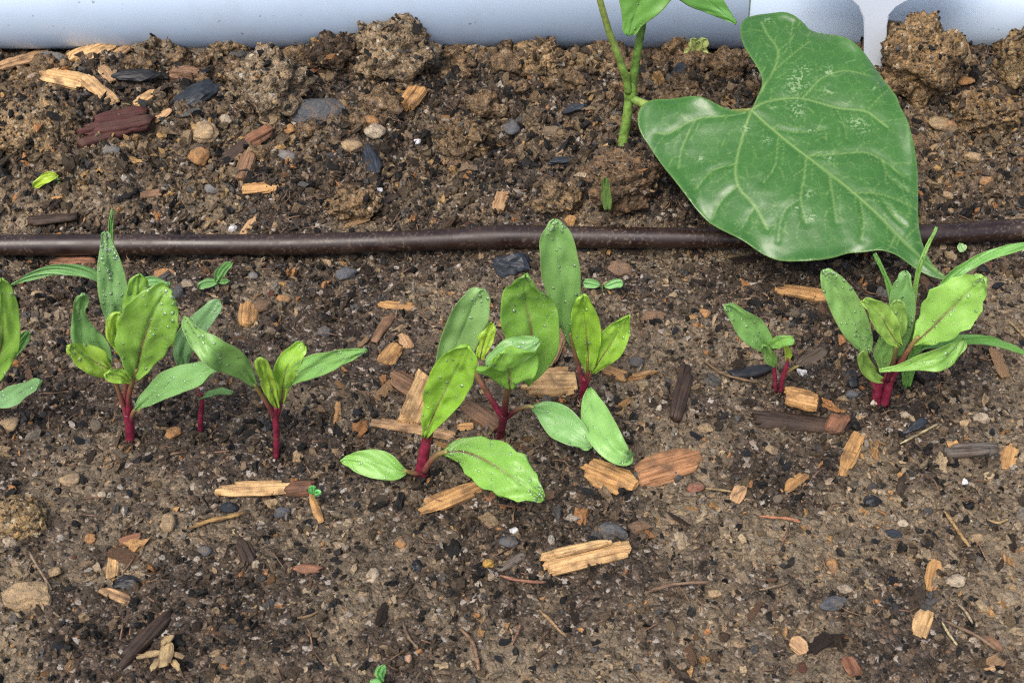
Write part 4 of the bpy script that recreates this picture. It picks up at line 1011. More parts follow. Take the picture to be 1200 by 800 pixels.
# left seedling
A = plant('beet_seedling', 152, 512, 'largest left beet seedling with broad crinkled leaf and crimson stems')
stalk(A, [(153, 518, 6.5), (152, 500, 7), (149, 484, 6)], (0, 0), RED, 'stem')
stalk(A, [(149, 488, 4.2), (143, 470, 3.8), (136, 450, 3), (130, 437, 2.2)], (0, -3), PINK)
stalk(A, [(151, 490, 4.4), (151, 465, 4), (155, 448, 3.4), (160, 432, 2.6)], (0, -4), RED)
stalk(A, [(148, 480, 4), (147, 460, 4), (149, 435, 4), (146, 410, 3)], (1, 4), RED)
stalk(A, [(154, 492, 4), (156, 484, 3.6), (161, 476, 2.6)], (0, -3), PINK)
leaf(A, [(143, 410, 4), (138, 380, 12), (134, 350, 17), (130, 320, 16), (127, 297, 11), (125, 282, 6), (124, 272, 1)], d=(4, 8), roll=(10, 10), m=M_COT, colr=(.12, .25, .105), ndrops=130, cup=.1, tip=.05)
leaf(A, [(128, 425, 5), (114, 408, 15), (100, 392, 16), (94, 375, 10), (93, 362, 7), (96, 352, 8), (98, 345, 3)], d=(3, 2, -2), roll=(25, -10), m=M_COT, colr=COTC, ndrops=22, cup=.25)
leaf(A, [(160, 412, 6), (159, 385, 13), (160, 358, 16), (162, 338, 12), (164, 322, 1)], d=(2, 5), m=M_BEET, colr=MID, ndrops=20)
leaf(A, [(142, 412, 4), (136, 395, 10), (136, 380, 11), (142, 367, 3)], d=(0, 2), m=M_BEET, colr=LITE, ndrops=5)
leaf(A, [(137, 441, 3), (125, 432, 12), (110, 422, 17), (96, 415, 14), (86, 410, 8), (81, 407, 2)], mode='y', d=(-3, -8), roll=(-20, -30), m=M_BEET, colr=LITE, ndrops=26, wave=.2, cup=-.1)
leaf(A, [(152, 447, 3), (144, 441, 8), (134, 440, 8), (124, 438, 2)], d=(-5, -8), roll=(0, 20), m=M_BEET, colr=(.19, .35, .06), ndrops=4)
leaf(A, [(157, 444, 4), (161, 428, 16), (166, 407, 29), (173, 385, 34), (180, 366, 31), (188, 352, 24), (195, 343, 15), (200, 339, 4)], d=(-4, -7, -4), roll=(5, -12), m=M_BEET, colr=MID, ndrops=60, cup=.12, wave=.13, tooth=.03, pucker=.10)
leaf(A, [(158, 480, 2), (172, 467, 9), (192, 453, 15), (213, 444, 17), (235, 437, 14), (248, 432, 7), (256, 430, 1)], d=(-3, -12), roll=(12, 24), m=M_COT, colr=COTC, ndrops=48, cup=.15, tip=.05)

A2 = plant('beet_seedling', 236, 504, 'thin low seedling hidden between the two left seedlings')
stalk(A2, [(235, 508, 3.6), (235, 490, 4), (237, 470, 3.2), (237, 460, 2.4)], (0, 0), RED, 'stem')
stalk(A2, [(237, 468, 2.4), (228, 450, 2), (218, 428, 2)], (0, 3), PINK)
leaf(A2, [(234, 466, 1.5), (246, 461, 5), (259, 459, 5), (272, 460, 1)], d=(0, -4), roll=(40, 40), colr=COTC, ndrops=4)
leaf(A2, [(215, 432, 5), (214, 412, 11), (221, 394, 13), (235, 378, 13), (248, 364, 10), (258, 352, 3)], d=(3, 9), roll=(0, 15), colr=BLUEG, ndrops=18)

Bp = plant('beet_seedling', 323, 531, 'slender seedling with two narrow spread leaves left of centre')
stalk(Bp, [(324, 537, 4.2), (324, 510, 4.6), (323, 490, 5), (323, 476, 4.5)], (0, 0), RED, 'stem')
stalk(Bp, [(322, 488, 4), (310, 468, 3.4), (297, 449, 2.6)], (0, -4), PINK); stalk(Bp, [(325, 486, 3.8), (331, 465, 3.2), (337, 449, 2.4)], (0, 1), RED)
leaf(Bp, [(300, 453, 3), (286, 436, 11), (269, 421, 18), (251, 411, 18), (236, 400, 14), (224, 386, 9), (216, 371, 4)], d=(-4, -10, -6), roll=(15, 30), colr=(.11, .24, .07), ndrops=42, cup=.2)
leaf(Bp, [(334, 453, 3), (348, 438, 11), (370, 428, 14), (393, 420, 11), (412, 415, 7), (429, 411, 1)], d=(1, -4), roll=(-5, -25), colr=(.11, .25, .075), ndrops=22, cup=.2, tip=0)
leaf(Bp, [(325, 478, 3), (318, 457, 9), (311, 438, 9), (303, 420, 2)], d=(-1, -4), m=M_BEET, colr=LITE, ndrops=6)
leaf(Bp, [(330, 472, 3), (332, 448, 10), (338, 427, 14), (349, 411, 10), (357, 405, 2)], d=(0, 2), m=M_BEET, colr=(.17, .34, .05), ndrops=8)

Zp = plant('beet_seedling', -26, 492, 'seedling cut off by the left edge with one upright leaf')
stalk(Zp, [(-26, 497, 6), (-24, 475, 6), (-18, 455, 5)], (0, 0), RED, 'stem')
leaf(Zp, [(-18, 458, 4), (-6, 430, 14), (2, 405, 19), (4, 380, 18), (3, 352, 16), (2, 338, 12), (2, 328, 3)], d=(0, -3), m=M_BEET, colr=MID, ndrops=16)
leaf(Zp, [(-5, 432, 2), (10, 418, 6), (23, 403, 7), (34, 389, 1)], d=(3, 4), colr=COTC, ndrops=5)
leaf(Zp, [(-20, 470, 4), (2, 468, 11), (18, 463, 12), (32, 455, 8), (46, 446, 1)], d=(-2, -8), roll=(20, 20), colr=BLUEG, ndrops=24)

# central seedlings
Cp = plant('beet_seedling', 495, 556, 'front central seedling with toothed leaf lying right over wood chips')
stalk(Cp, [(493, 562, 9), (495, 545, 9), (498, 525, 8), (503, 505, 6.5), (508, 490, 4)], (0, 0), RED, 'stem')
stalk(Cp, [(497, 552, 5), (505, 540, 4.5), (514, 532, 4), (524, 529, 3)], (-1, -6), (.16, .05, .04)); stalk(Cp, [(493, 555, 4), (484, 554, 3.5), (474, 551, 2.6)], (-1, -3), (.16, .03, .03))
leaf(Cp, [(498, 512, 3), (507, 488, 13), (519, 463, 22), (531, 440, 25), (541, 420, 20), (548, 405, 7)], d=(-2, -7), roll=(10, -10), m=M_BEET, colr=(.155, .33, .04), ndrops=22, cup=.25, wave=.06)
leaf(Cp, [(477, 553, 2), (463, 551, 12), (443, 544, 17), (421, 541, 13), (408, 540, 7), (400, 541, 1)], mode='z', d=(3, 6, 4), colr=(.13, .29, .07), ndrops=30, cup=.15)
leaf(Cp, [(520, 530, 4), (543, 529, 18), (570, 540, 28), (596, 556, 28), (618, 571, 19), (630, 580, 9), (636, 586, 2)], mode='z', d=(6, 10, 6), m=M_BEET, colr=(.135, .31, .065), ndrops=90, cup=-.1, wave=.12, tooth=.05, pucker=.10)

Dp = plant('beet_seedling', 587, 511, 'central seedling with forked crimson stems and cupped saddle-shaped leaf')
stalk(Dp, [(586, 515, 5.5), (588, 500, 6), (591, 485, 6)], (0, 0), DRED, 'stem')
stalk(Dp, [(590, 490, 5), (577, 470, 4.6), (566, 452, 4.2), (557, 436, 3.5), (548, 420, 3)], (0, 4), RED); stalk(Dp, [(591, 488, 5), (593, 468, 4.6), (596, 450, 4), (597, 440, 2.5)], (0, -4), DRED)
stalk(Dp, [(592, 490, 4.4), (606, 480, 4), (618, 476, 3.4), (626, 477, 2.5)], (0, -2), DRED)
leaf(Dp, [(513, 475, 5), (520, 450, 14), (529, 422, 19), (540, 393, 22), (551, 366, 22), (560, 349, 16), (566, 339, 4)], d=(4, 8), roll=(-10, -15), colr=(.12, .24, .09), ndrops=26, cup=.2, label='seed leaf with a pink edge')
leaf(Dp, [(562, 420, 4), (568, 400, 9), (573, 388, 8), (577, 379, 2)], d=(4, 6), m=M_BEET, colr=LITE, ndrops=3)
leaf(Dp, [(612, 448, 8), (622, 418, 26), (623, 390, 32), (618, 364, 33), (615, 344, 27), (615, 331, 15), (616, 323, 4)], d=(3, 6, 3), roll=(0, 5), m=M_BEET, colr=(.115, .26, .05), ndrops=40, cup=.22, wave=.10, pucker=.09)
leaf(Dp, [(632, 398, 4), (617, 405, 14), (600, 411, 17), (584, 420, 12), (570, 430, 2)], d=(-1, -4), roll=(-12, -12), colr=(.105, .24, .08), ndrops=16, cup=-.15)
leaf(Dp, [(598, 456, 5), (597, 449, 22), (597, 440, 36), (595, 430, 38), (591, 422, 26), (586, 415, 8)], d=(-4, -7), roll=(0, 0), m=M_BEET, colr=(.15, .33, .06), ndrops=22, cup=-.20, wave=.2, fold=-.05, tip=.4)
leaf(Dp, [(624, 477, 3), (639, 482, 13), (657, 495, 20), (675, 509, 16), (686, 519, 8), (692, 525, 1)], mode='z', d=(9, 8, 5), colr=(.12, .27, .10), ndrops=24, cup=.2)

Ep = plant('beet_seedling', 684, 464, 'tall central seedling with long upright seed leaf reaching past the tube')
stalk(Ep, [(683, 470, 5.6), (684, 455, 6), (686, 442, 5.5)], (0, 0), RED, 'stem')
stalk(Ep, [(683, 455, 4), (678, 430, 3.6), (672, 408, 3), (668, 390, 2.4)], (0, 3), PINK); stalk(Ep, [(686, 450, 4), (689, 435, 3.6), (689, 420, 2.5)], (0, -2), RED); stalk(Ep, [(687, 450, 3.6), (692, 438, 3), (698, 428, 2)], (0, -2), PINK)
leaf(Ep, [(673, 408, 4), (668, 382, 10), (663, 355, 18), (658, 325, 23), (654, 297, 22), (651, 274, 18), (650, 263, 10), (650, 257, 3)], d=(3, 6), roll=(0, -8), colr=(.12, .255, .085), ndrops=40, cup=.16)
leaf(Ep, [(690, 436, 4), (689, 412, 13), (687, 388, 17), (684, 366, 15), (683, 353, 9), (683, 346, 2)], d=(-2, -4), m=M_BEET, colr=(.17, .36, .04), ndrops=14, cup=.25)
leaf(Ep, [(694, 437, 3), (703, 422, 12), (715, 404, 17), (725, 388, 14), (732, 377, 7), (737, 370, 1)], d=(-2, -5), roll=(5, -12), m=M_BEET, colr=(.17, .36, .05), ndrops=10, cup=.2, tip=0)
leaf(Ep, [(691, 454, 3), (694, 474, 13), (702, 498, 19), (714, 518, 18), (725, 531, 14), (734, 536, 9), (741, 532, 2)], mode='z', d=(10, 9, 4), roll=(0, -10), colr=(.135, .295, .095), ndrops=26, cup=.22, label='pale seed leaf drooping to the soil')

# right seedlings
Fp = plant('beet_seedling', 913, 457, 'smallest red seedling with one oval leaf beside black bark')
stalk(Fp, [(909, 459, 2.8), (908, 443, 3.2), (907, 430, 2.6), (903, 416, 2)], (0, 0), RED, 'stem'); stalk(Fp, [(915, 459, 3), (917, 444, 3.6), (921, 431, 2.8), (924, 420, 2)], (-1, -1), RED, 'stem')
stalk(Fp, [(918, 442, 2.6), (926, 434, 2.4), (936, 428, 1.8)], (-1, -2), DRED)
leaf(Fp, [(902, 414, 4), (894, 401, 12), (881, 386, 16), (868, 372, 13), (858, 363, 8), (851, 359, 2)], d=(0, -3), roll=(5, 15), colr=(.12, .27, .085), ndrops=26, cup=.2)
leaf(Fp, [(903, 406, 2), (911, 402, 7), (920, 400, 7), (930, 401, 2)], d=(-1, -5), roll=(0, 25), colr=(.12, .27, .07), ndrops=3)
leaf(Fp, [(908, 430, 2), (903, 420, 7), (898, 410, 5), (894, 405, 1)], d=(-1, -3), colr=(.10, .22, .06), ndrops=2)
leaf(Fp, [(923, 424, 1.5), (924, 415, 4), (922, 409, 3), (920, 405, 1)], d=(-1, -1), colr=LITE, ndrops=0)
leaf(Fp, [(934, 428, 2), (944, 421, 6), (956, 416, 6), (968, 410, 2)], d=(-2, 2), colr=(.12, .09, .07), ndrops=0, label='withered brown seed leaf')

Gp = plant('beet_seedling', 1030, 470, 'large bushy seedling at right with thick crimson stems')
stalk(Gp, [(1027, 476, 7), (1028, 460, 7.5), (1032, 444, 6.5)], (0, 0), RED, 'stem'); stalk(Gp, [(1036, 474, 6), (1040, 458, 6.5), (1044, 440, 6)], (-1, -1), RED, 'stem')
stalk(Gp, [(1026, 456, 4), (1020, 440, 3.5), (1014, 424, 2.8), (1012, 410, 2)], (0, 0), PINK); stalk(Gp, [(1044, 444, 5), (1056, 424, 4.6), (1066, 408, 4), (1076, 394, 3)], (-1, -2), RED)
stalk(Gp, [(1036, 448, 4), (1044, 425, 3.6), (1050, 405, 3)], (0, 3), RED); stalk(Gp, [(1040, 446, 4), (1048, 420, 3.4), (1050, 405, 2.6)], (-2, -5), DRED)
leaf(Gp, [(1017, 415, 4), (1010, 398, 13), (999, 374, 18), (987, 350, 17), (976, 332, 14), (969, 322, 9), (964, 317, 2)], d=(0, 3), roll=(5, 12), colr=(.13, .27, .09), ndrops=60, cup=.15)
leaf(Gp, [(1050, 418, 6), (1054, 390, 13), (1057, 362, 15), (1058, 340, 13), (1060, 326, 8), (1061, 318, 2)], d=(4, 7), colr=COTC, ndrops=20)
leaf(Gp, [(1052, 400, 5), (1053, 380, 10), (1052, 362, 9), (1051, 352, 2)], d=(2, 3), colr=(.13, .25, .065), ndrops=4)
leaf(Gp, [(1036, 436, 4), (1036, 415, 12), (1040, 398, 10), (1043, 387, 2)], d=(1, 1), colr=(.11, .24, .07), ndrops=8)
leaf(Gp, [(1055, 406, 3), (1045, 392, 11), (1035, 375, 15), (1026, 364, 13), (1018, 357, 8), (1011, 354, 2)], d=(-5, -9), roll=(-10, -15), m=M_BEET, colr=(.19, .37, .085), ndrops=14, wave=.15)
leaf(Gp, [(1071, 403, 3), (1083, 392, 15), (1098, 378, 26), (1115, 361, 30), (1131, 346, 26), (1143, 335, 18), (1150, 328, 10), (1154, 325, 3)], d=(-2, -4), roll=(10, 0), m=M_BEET, colr=(.165, .345, .085), ndrops=40, cup=.12, wave=.10, tooth=.05, pucker=.08)
leaf(Gp, [(1030, 434, 1.5), (1052, 431, 4), (1075, 425, 9), (1096, 421, 14), (1112, 415, 14), (1122, 407, 9), (1129, 398, 1)], d=(-7, -9, -4), roll=(-15, -30), m=M_COT, colr=(.125, .27, .06), ndrops=12, cup=.3)
leaf(Gp, [(1034, 446, 3), (1024, 441, 7), (1015, 431, 8), (1011, 420, 7), (1010, 412, 2)], d=(-4, -7), roll=(-20, -20), colr=(.12, .23, .05), ndrops=4, cup=.35)

# narrow grass-like weeds
def grass(name, px, py, label, blades, group='grassy weeds among the seedlings'):
    r = plant(name, px, py, label, 'weed', group)
    for st, d, c, roll in blades: leaf(r, st, d=d, roll=roll, colr=c, m=M_COT, ndrops=4, wave=.02, pucker=0, cup=.4, tip=0, name='blade')
    return r
GR = (.085, .22, .055)
grass('grass_weed', 1060, 452, 'green grass weed arching to the right edge behind the bushy seedling', [
    ([(1061, 455, 2), (1055, 400, 3), (1047, 355, 3.4), (1038, 325, 3), (1025, 297, .8)], (0, 10), GR, (0, 20)),
    ([(1063, 455, 2), (1068, 400, 2.4), (1072, 345, 2.6), (1080, 305, 2.4), (1098, 266, .7)], (0, 14), (.11, .24, .06), (0, 0)),
    ([(1064, 455, 2.5), (1082, 385, 4.5), (1108, 333, 5.5), (1145, 306, 6), (1180, 293, 5.5), (1215, 285, 3)], (0, 6), (.10, .25, .07), (0, 10)),
    ([(1064, 455, 2.5), (1072, 412, 5), (1100, 401, 6), (1135, 398, 6), (1170, 402, 5), (1212, 418, 2)], (0, 4), GR, (0, 25))])
grass('grass_weed', 137, 360, 'thin grassy weed behind the largest left seedling', [
    ([(137, 362, 2.5), (125, 333, 4.5), (104, 319, 6.5), (70, 315, 6.5), (40, 322, 5), (14, 334, 1)], (0, -3), (.085, .21, .075), (10, 20)),
    ([(138, 362, 2.5), (155, 338, 5), (175, 330, 6), (190, 332, 3.5), (200, 333, 1)], (0, -1), (.09, .22, .08), (0, 20)),
    ([(139, 362, 2), (136, 320, 2), (131, 285, 2), (130, 262, 2.2), (132, 246, .6)], (0, 9), GR, (0, 0))])

# tiny sprouts
def sprout(px, py, label, stem, leaves, colr):
    r = plant('weed_sprout', px, py, label, 'weed sprout', 'tiny weed sprouts')
    if stem: stalk(r, stem, (0, 0), (.13, .22, .06), 'stem', 6)
    for st, d in leaves: leaf(r, st, d=d, colr=colr, m=M_COT, ndrops=1, wave=.03, pucker=0, cup=.3, thick=.0002)
    return r
sprout(817, 74, 'pale yellow-green sprout at the wall left of the heart-shaped leaf', [(817, 78, 2), (816, 68, 2), (816, 61, 1.8)], [([(816, 63, 2), (810, 62, 6), (802, 63, 1)], (-2, -4)), ([(816, 63, 2), (822, 63, 6.5), (830, 65, 1)], (-2, -5)), ([(816, 62, 2), (814, 54, 6), (812, 45, 1)], (-2, -2)), ([(817, 61, 2), (822, 53, 6.5), (828, 46, 1.5)], (-2, -2)), ([(816, 61, 2), (818, 56, 5), (820, 48, 1)], (-3, -4))], (.24, .36, .13))
sprout(68, 223, 'bright green sprout curling out of the soil at upper left', [(69, 226, 2.2), (70, 216, 2.6), (66, 209, 2.8), (58, 208, 2.6)], [([(66, 207, 2), (56, 208, 6), (47, 213, 5), (40, 219, 1)], (0, -2)), ([(68, 208, 2), (60, 205, 4), (50, 207, 1)], (0, 0))], (.20, .42, .03))
sprout(256, 333, 'tiny two-leaved weed below the tube left of a grey pebble', [(256, 340, 1.6), (255, 333, 1.6), (254, 328, 1.4)], [([(253, 330, 1.5), (257, 321, 6), (264, 313, 5), (271, 308, 1)], (0, -1)), ([(255, 330, 1.5), (247, 331, 5), (239, 333, 5), (233, 337, 1)], (0, -2)), ([(256, 330, 1.5), (262, 330, 3), (268, 329, 1)], (0, -2))], (.09, .22, .08))
sprout(706, 338, 'pair of tiny round seed leaves right of the tall leaf', [(706, 342, 1.3), (706, 337, 1.3), (706, 334, 1.2)], [([(703, 334, 1.5), (697, 333, 5), (690, 332, 5.5), (684, 332, 1.5)], (0, 0)), ([(708, 335, 1.5), (714, 334, 4.5), (722, 332, 5), (730, 332, 1.5)], (0, 0))], (.13, .30, .12))
sprout(1126, 292, 'tiny pale sprout of two round leaves just below the tube at right', [(1126, 296, 1.3), (1126, 288, 1.3), (1125, 283, 1.2)], [([(1126, 284, 1.5), (1123, 278, 5.5), (1122, 271, 2)], (0, 1)), ([(1126, 285, 1.5), (1127, 289, 5), (1130, 294, 2)], (-1, -3))], (.17, .34, .16))
sprout(447, 800, 'tiny green sprout at the bottom edge', [(447, 806, 1.5), (447, 800, 1.6), (448, 795, 1.4)], [([(448, 797, 2), (445, 789, 6), (449, 780, 2)], (0, 0)), ([(447, 799, 2), (440, 799, 4), (434, 801, 1)], (0, 0))], (.09, .26, .09))
sprout(369, 582, 'minute bright green sprout right of the golden wedge', [(369, 584, 1.2), (369, 579, 1.2)], [([(369, 579, 1.5), (366, 574, 4.5), (366, 569, 1.5)], (0, 0)), ([(370, 579, 1.5), (372, 577, 4), (374, 579, 1.5)], (0, -1))], (.08, .30, .10))
sprout(712, 240, 'green shoot tip half buried at the foot of the bean mound', None, [([(712, 246, 4), (711, 234, 6), (710, 222, 5), (709, 208, 1)], (-9, -8))], (.07, .14, .04))

# ------------------------------------------------------------------ bean plant with heart-shaped leaf
bean = plant('bean_plant', 731, 162, 'tall bean plant with one large glossy heart-shaped leaf', 'bean plant', None)
BY = bean.location.y
GST = (.145, .25, .045)
stalk(bean, [(729, 178, 8.5), (731, 160, 7.5), (735, 135, 7), (738, 112, 7)], (-4, 0), GST, 'stem', 12)
stalk(bean, [(737, 120, 6), (739, 112, 10), (739, 104, 9.5), (740, 96, 6)], (0, 0), (.17, .29, .05), 'node', 12)
stalk(bean, [(741, 112, 6.5), (743, 85, 6.5), (748, 55, 6.2), (753, 25, 6), (756, -10, 5.5)], (0, 2), (.10, .19, .032), 'stem', 12)
stalk(bean, [(737, 108, 6), (733, 90, 6), (724, 65, 5.4), (713, 35, 5), (703, 0, 4.8), (692, -45, 4.4)], (-1, -4), GST, 'petiole', 12)
stalk(bean, [(742, 116, 6), (752, 121, 6.5), (763, 124, 5.5)], (-1, -6), GST, 'petiole', 10)
stalk(bean, [(760, 124, 5.5), (800, 134, 4.5), (845, 132, 4), (882, 130, 4)], (-5, -6, -9, -23), GST, 'petiole', 10)
J = at_y(880, 128, BY-.024)
NL = np.array([-.10, -.34, .93]); NL /= np.linalg.norm(NL)
def onleaf(px, py):
    d = ray(px, py); return CAM+d*(np.dot(J-CAM, NL)/np.dot(d, NL))
E1 = nrm(onleaf(1112, 322)-J); E2 = np.cross(NL, E1)
def ab(px, py):
    q = onleaf(px, py)-J; return np.array([np.dot(q, E1), np.dot(q, E2)])
OUT = [(880, 128), (888, 113), (893, 98), (887, 78), (876, 57), (869, 40), (868, 27), (874, 15), (888, 9), (905, 9), (925, 12), (940, 20), (952, 29), (972, 34), (992, 43), (1012, 57), (1028, 75), (1040, 95), (1050, 113), (1055, 130), (1063, 148), (1071, 172), (1076, 196), (1077, 222), (1077, 245), (1079, 264), (1085, 284), (1096, 304), (1112, 323),
       (1095, 318), (1075, 308), (1055, 299), (1034, 294), (1014, 293), (995, 293), (978, 299), (962, 304), (945, 306), (925, 303), (905, 296), (882, 286), (858, 272), (836, 255), (815, 236), (797, 215), (783, 195), (771, 176), (760, 160), (750, 146), (747, 132), (752, 120), (766, 112), (785, 110), (806, 112), (826, 117), (848, 124), (866, 128)]
o2 = np.array([ab(*p) for p in OUT]); nO = len(o2)
Q = np.vstack([o2[-1:], o2, o2[:2]]); fine = []
for i in range(nO):
    a, b, c, d = Q[i], Q[i+1], Q[i+2], Q[i+3] if i+3 < len(Q) else Q[2]
    for f in np.linspace(0, 1, 7)[:-1]: fine.append(.5*((2*b)+(-a+c)*f+(2*a-5*b+4*c-d)*f*f+(-a+3*b-3*c+d)*f**3))
fine = np.array(fine)
VE = [([(880, 130), (940, 180), (1000, 228), (1060, 279), (1112, 322)], 1.25), ([(880, 130), (870, 160), (862, 195), (867, 219), (885, 240), (900, 266)], 1.0),
      ([(880, 130), (905, 85), (912, 60), (900, 38), (893, 22)], .85), ([(880, 130), (905, 118), (940, 115), (980, 125), (1015, 132), (1040, 150)], 1.0),
      ([(880, 130), (850, 134), (815, 137), (785, 150), (770, 148)], .8), ([(945, 184), (975, 183), (1010, 180), (1032, 187), (1060, 205)], .75), ([(995, 228), (1030, 228), (1055, 235), (1074, 242)], .65),
      ([(945, 184), (942, 210), (938, 235), (945, 262)], .65), ([(972, 205), (976, 235), (980, 262)], .6), ([(1008, 236), (1012, 262), (1010, 280)], .55),
      ([(940, 115), (962, 92), (990, 82), (1020, 88)], .7), ([(905, 85), (930, 62), (950, 45)], .55), ([(912, 60), (925, 45), (930, 22)], .45), ([(1015, 132), (1030, 115), (1040, 105)], .45),
      ([(912, 160), (908, 195), (895, 215)], .45), ([(866, 215), (845, 230), (835, 248)], .6), ([(862, 190), (835, 195), (815, 215)], .55), ([(815, 137), (800, 165), (795, 190)], .5), ([(905, 150), (935, 155), (965, 152), (968, 165)], .45),
      ([(980, 125), (990, 150), (992, 165)], .35), ([(1032, 187), (1045, 210), (1070, 225)], .4), ([(1060, 279), (1070, 268), (1076, 262)], .5), ([(1030, 228), (1045, 250), (1060, 262)], .35), ([(895, 110), (885, 95), (890, 80)], .3), ([(885, 240), (870, 262), (862, 268)], .4), ([(938, 235), (918, 250), (912, 280)], .35), ([(1050, 270), (1045, 285), (1040, 292)], .45)]
vr = np.random.default_rng(21); side = []
for pl, wd in VE:
    c = catmull(np.array(pl, float), 60); ln = np.concatenate([[0], np.cumsum(np.linalg.norm(np.diff(c, axis=0), axis=1))]); q = 16.0; sgn = 1
    while q < ln[-1]-3:
        i = int(np.searchsorted(ln, q)); tdir = c[min(i+2, 59)]-c[max(i-2, 0)]; th = math.atan2(tdir[1], tdir[0])+sgn*vr.uniform(.7, 1.15); L_ = vr.uniform(16, 34)*(.6+.5*wd)
        b_ = vr.uniform(-.5, .1)*sgn; side.append(([tuple(c[i]), tuple(c[i]+L_*.5*np.array([math.cos(th), math.sin(th)])), tuple(c[i]+L_*np.array([math.cos(th+b_), math.sin(th+b_)]))], vr.uniform(.16, .30)))
        q += vr.uniform(8, 17); sgn = -sgn
VE = VE+side
VP = [(np.array([ab(*p) for p in catmull(np.array(pl, float), 40 if wd > .32 else 7)]), wd) for pl, wd in VE]
def inside(pts, poly):
    x, y = pts[:, 0], pts[:, 1]; c = np.zeros(len(pts), bool); j = len(poly)-1
    for i in range(len(poly)):
        a, b = poly[i], poly[j]
        m_ = ((a[1] > y) != (b[1] > y)) & (x < (b[0]-a[0])*(y-a[1])/(b[1]-a[1]+1e-15)+a[0]); c ^= m_; j = i
    return c
st_ = .0005; gx, gy = np.meshgrid(np.arange(fine[:, 0].min(), fine[:, 0].max(), st_), np.arange(fine[:, 1].min(), fine[:, 1].max(), st_))
gx = gx+(np.arange(gx.shape[0]) % 2)[:, None]*st_/2
gp = np.stack([gx.ravel(), gy.ravel()], -1); gp = gp[inside(gp, fine)]
dm = np.min(np.stack([np.sum((gp-q)**2, axis=1) for q in fine[::2]]), axis=0); gp = gp[dm > (.0004)**2]
allp = np.vstack([fine, gp]); nF = len(fine)
rv, re, rf, _, _, _ = delaunay_2d_cdt([Vector(p*1000) for p in allp], [], [list(range(nF))], 1, 1e-5)
rv = np.array([v[:] for v in rv])/1000.
def seg_d(p, poly):
    best = np.full(len(p), 1.0)
    for a, b in zip(poly[:-1], poly[1:]):
        ab_ = b-a; t = np.clip(((p-a)@ab_)/(ab_@ab_+1e-15), 0, 1); best = np.minimum(best, np.sum((p-a-t[:, None]*ab_)**2, axis=1))
    return np.sqrt(best)
vein = np.zeros(len(rv)); vd = np.full(len(rv), 1.0)
for pl, wd in VP:
    dd = seg_d(rv, pl); vein = np.maximum(vein, np.exp(-(dd/(.00022*wd+.00006))**2)*min(1, .36+.64*wd)); vd = np.minimum(vd, dd/np.sqrt(wd)) if wd > .32 else vd
edge = seg_d(rv, np.vstack([fine, fine[:1]])); vein = np.maximum(vein, .45*np.exp(-(edge/.0004)**2))
midd = seg_d(rv, VP[0][0])
h = .00034*(1-np.exp(-(vd/.0016)**2)) + .0009*(fbm(rv[:, 0]*110+5, rv[:, 1]*110, 88, 3)-.5) + .0050*(fbm(rv[:, 0]*32+2, rv[:, 1]*32, 90, 2)-.5)
h = h - .0045*np.clip(rv[:, 0]/.085, 0, 1.2)**3 - 9.0*midd**2*.22 + .02*midd*np.clip(rv[:, 0]/.06, -.3, .6)
h = h + .0012*np.exp(-(edge/.0022)**2)*np.sin(rv[:, 0]*260+rv[:, 1]*190)
P3 = J+rv[:, :1]*E1+rv[:, 1:]*E2+h[:, None]*NL
thin = .00040*np.clip(edge/.0006, .25, 1)
bot = P3-NL*thin[:, None]-NL*(vein*.00028)[:, None]
k = len(P3); Fb = []; ec = {}
for f in rf:
    f = list(f)
    a, b, c = rv[f[0]], rv[f[1]], rv[f[2]]
    if (b[0]-a[0])*(c[1]-a[1])-(b[1]-a[1])*(c[0]-a[0]) < 0: f = f[::-1]
    Fb.append(tuple(f)); Fb.append(tuple(k+x for x in f[::-1]))
    for u, v in zip(f, f[1:]+f[:1]): ec[(u, v)] = 1
for (u, v) in list(ec):
    if (v, u) not in ec: Fb.append((v, u, k+u, k+v))
me = mesh('leaf', local(np.vstack([P3, bot]), bean), Fb)
sv = np.zeros(k)
for sx_, sy_, r in [(935, 93, 13), (930, 103, 9), (942, 82, 8), (970, 83, 7), (972, 106, 6), (933, 124, 8), (934, 132, 7), (1003, 145, 9), (1013, 152, 7), (950, 152, 6), (972, 187, 5), (948, 230, 5), (951, 256, 5), (933, 245, 4), (898, 165, 5), (900, 20, 5), (875, 150, 6), (1022, 104, 4), (905, 125, 4), (820, 180, 4)]:
    q = ab(sx_, sy_); sv = np.maximum(sv, np.exp(-(np.sum((rv-q)**2, axis=1)/(r*.00027)**2)))
for nm, val in (('vein', vein), ('scar', sv)):
    a = me.attributes.new(nm, 'FLOAT', 'POINT'); a.data.foreach_set('value', np.concatenate([val, val]).astype(np.float32))
bl = link('leaf', me, M_BEAN, bean, (.042, .140, .024)); bl['label'] = 'large heart-shaped bean leaf with pale veins'
# the upper leaves that leave the frame
leaf(bean, [(775, -75, 12), (768, -50, 34), (760, -25, 36), (753, -4, 30), (746, 14, 21), (740, 30, 11), (737, 42, 2)], d=(2, -3, -5), roll=(0, 10), m=M_COT, colr=(.075, .20, .042), ndrops=12, cup=.12, tip=.12)
stalk(bean, [(752, 28, 4.5), (768, 12, 4), (786, -2, 3.4), (800, -18, 3)], (1, -2), GST, 'petiole', 8)
leaf(bean, [(790, -40, 14), (805, -22, 26), (822, -6, 22), (838, 8, 13), (850, 18, 7), (863, 28, 1)], d=(-4, -9), roll=(-20, -30), m=M_COT, colr=(.07, .20, .05), ndrops=6, cup=-.15, tip=0)

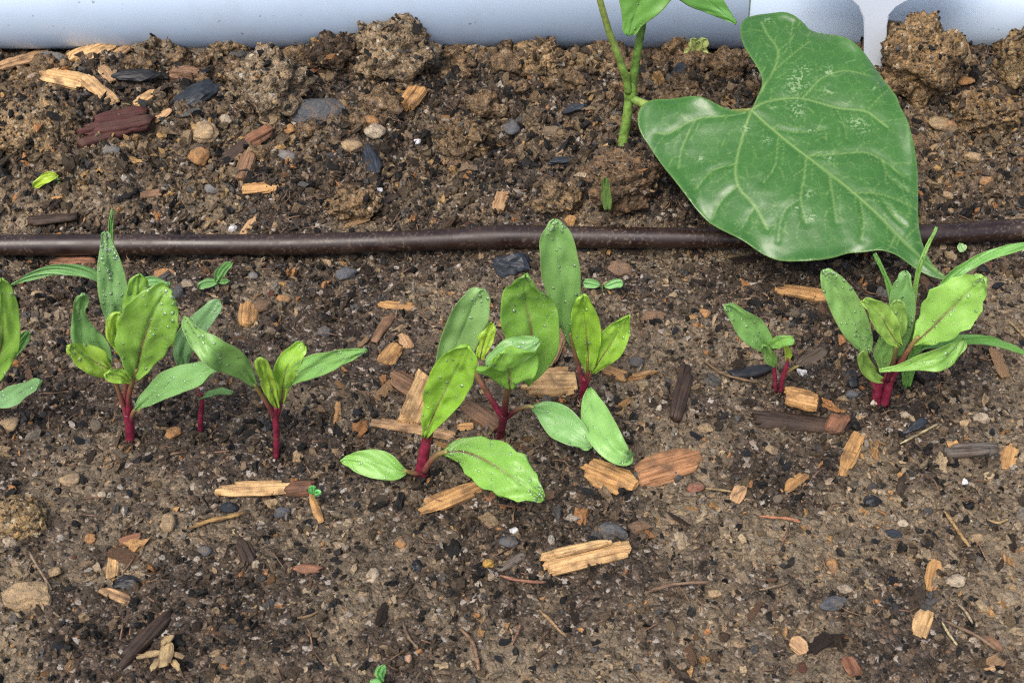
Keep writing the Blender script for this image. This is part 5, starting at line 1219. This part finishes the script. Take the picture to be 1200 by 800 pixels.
# ------------------------------------------------------------------ white plant label stuck in the soil
TY = float(G(1026, 80)[1])
tb = at_y(1026, 92, TY); tagp = empty('plant_label', tb); tag(tagp, 'white plastic T-shaped plant label pushed into soil by the wall', 'plant label')
half = [(1012.5, 110), (1012.5, 75), (1013, 40), (1012, 22), (1006, 8), (999, 2), (985, -3), (940, -6)]
half2 = [(1140, -8), (1075, -3), (1060, 3), (1050, 9), (1042, 18), (1039.5, 32), (1038.5, 75), (1037.5, 110)]
ol = [(940, -100)]+[]
outl = half+[(940, -120), (1140, -120)]+half2
P2 = [at_y(a, b, TY) for a, b in outl]
bmx = bmesh.new(); vs = [bmx.verts.new(Vector(p)-tagp.location) for p in P2]; f = bmx.faces.new(vs)
r_ = bmesh.ops.extrude_face_region(bmx, geom=[f]); bmesh.ops.translate(bmx, verts=[v for v in r_['geom'] if isinstance(v, bmesh.types.BMVert)], vec=(0, .0014, 0))
bmesh.ops.recalc_face_normals(bmx, faces=bmx.faces)
bmesh.ops.bevel(bmx, geom=[e for e in bmx.edges if abs(e.verts[0].co.y-e.verts[1].co.y) < 1e-6], offset=.0003, segments=2, affect='EDGES')
me = bpy.data.meshes.new('plate'); bmx.to_mesh(me); bmx.free(); link('plate', me, M_TAG, tagp, smooth=False)

# dirt caught in the groove of the wall
rng = np.random.default_rng(77); V = []; F = []
V0, F0 = ICO[1]
for i in range(260):
    x = rng.uniform(-.2, .2)
    if fbm(np.array([x*40.]), np.array([2.]), 5, 2)[0] < .42 and rng.uniform() < .8: continue
    r = rng.uniform(.0003, .0011); q = cut_rock(V0, rng, 6, .5, .95, .1)*r+np.array([x, Y_WALL+.0034-rng.uniform(0, .0045), .0385+r*.3+rng.uniform(-.001, .0008)])
    k = len(V); V += list(q); F += [tuple(int(z)+k for z in f) for f in F0]
me = mesh('wall_dirt', V, F); a = me.attributes.new('col', 'FLOAT_COLOR', 'POINT'); a.data.foreach_set('color', np.tile(np.array([.07, .055, .04, 1], np.float32), len(V)))
o = link('wall_dirt', me, M_CRUMB); tag(o, 'dark crumbs of dirt caught in the wall groove', 'dirt', kind='stuff')
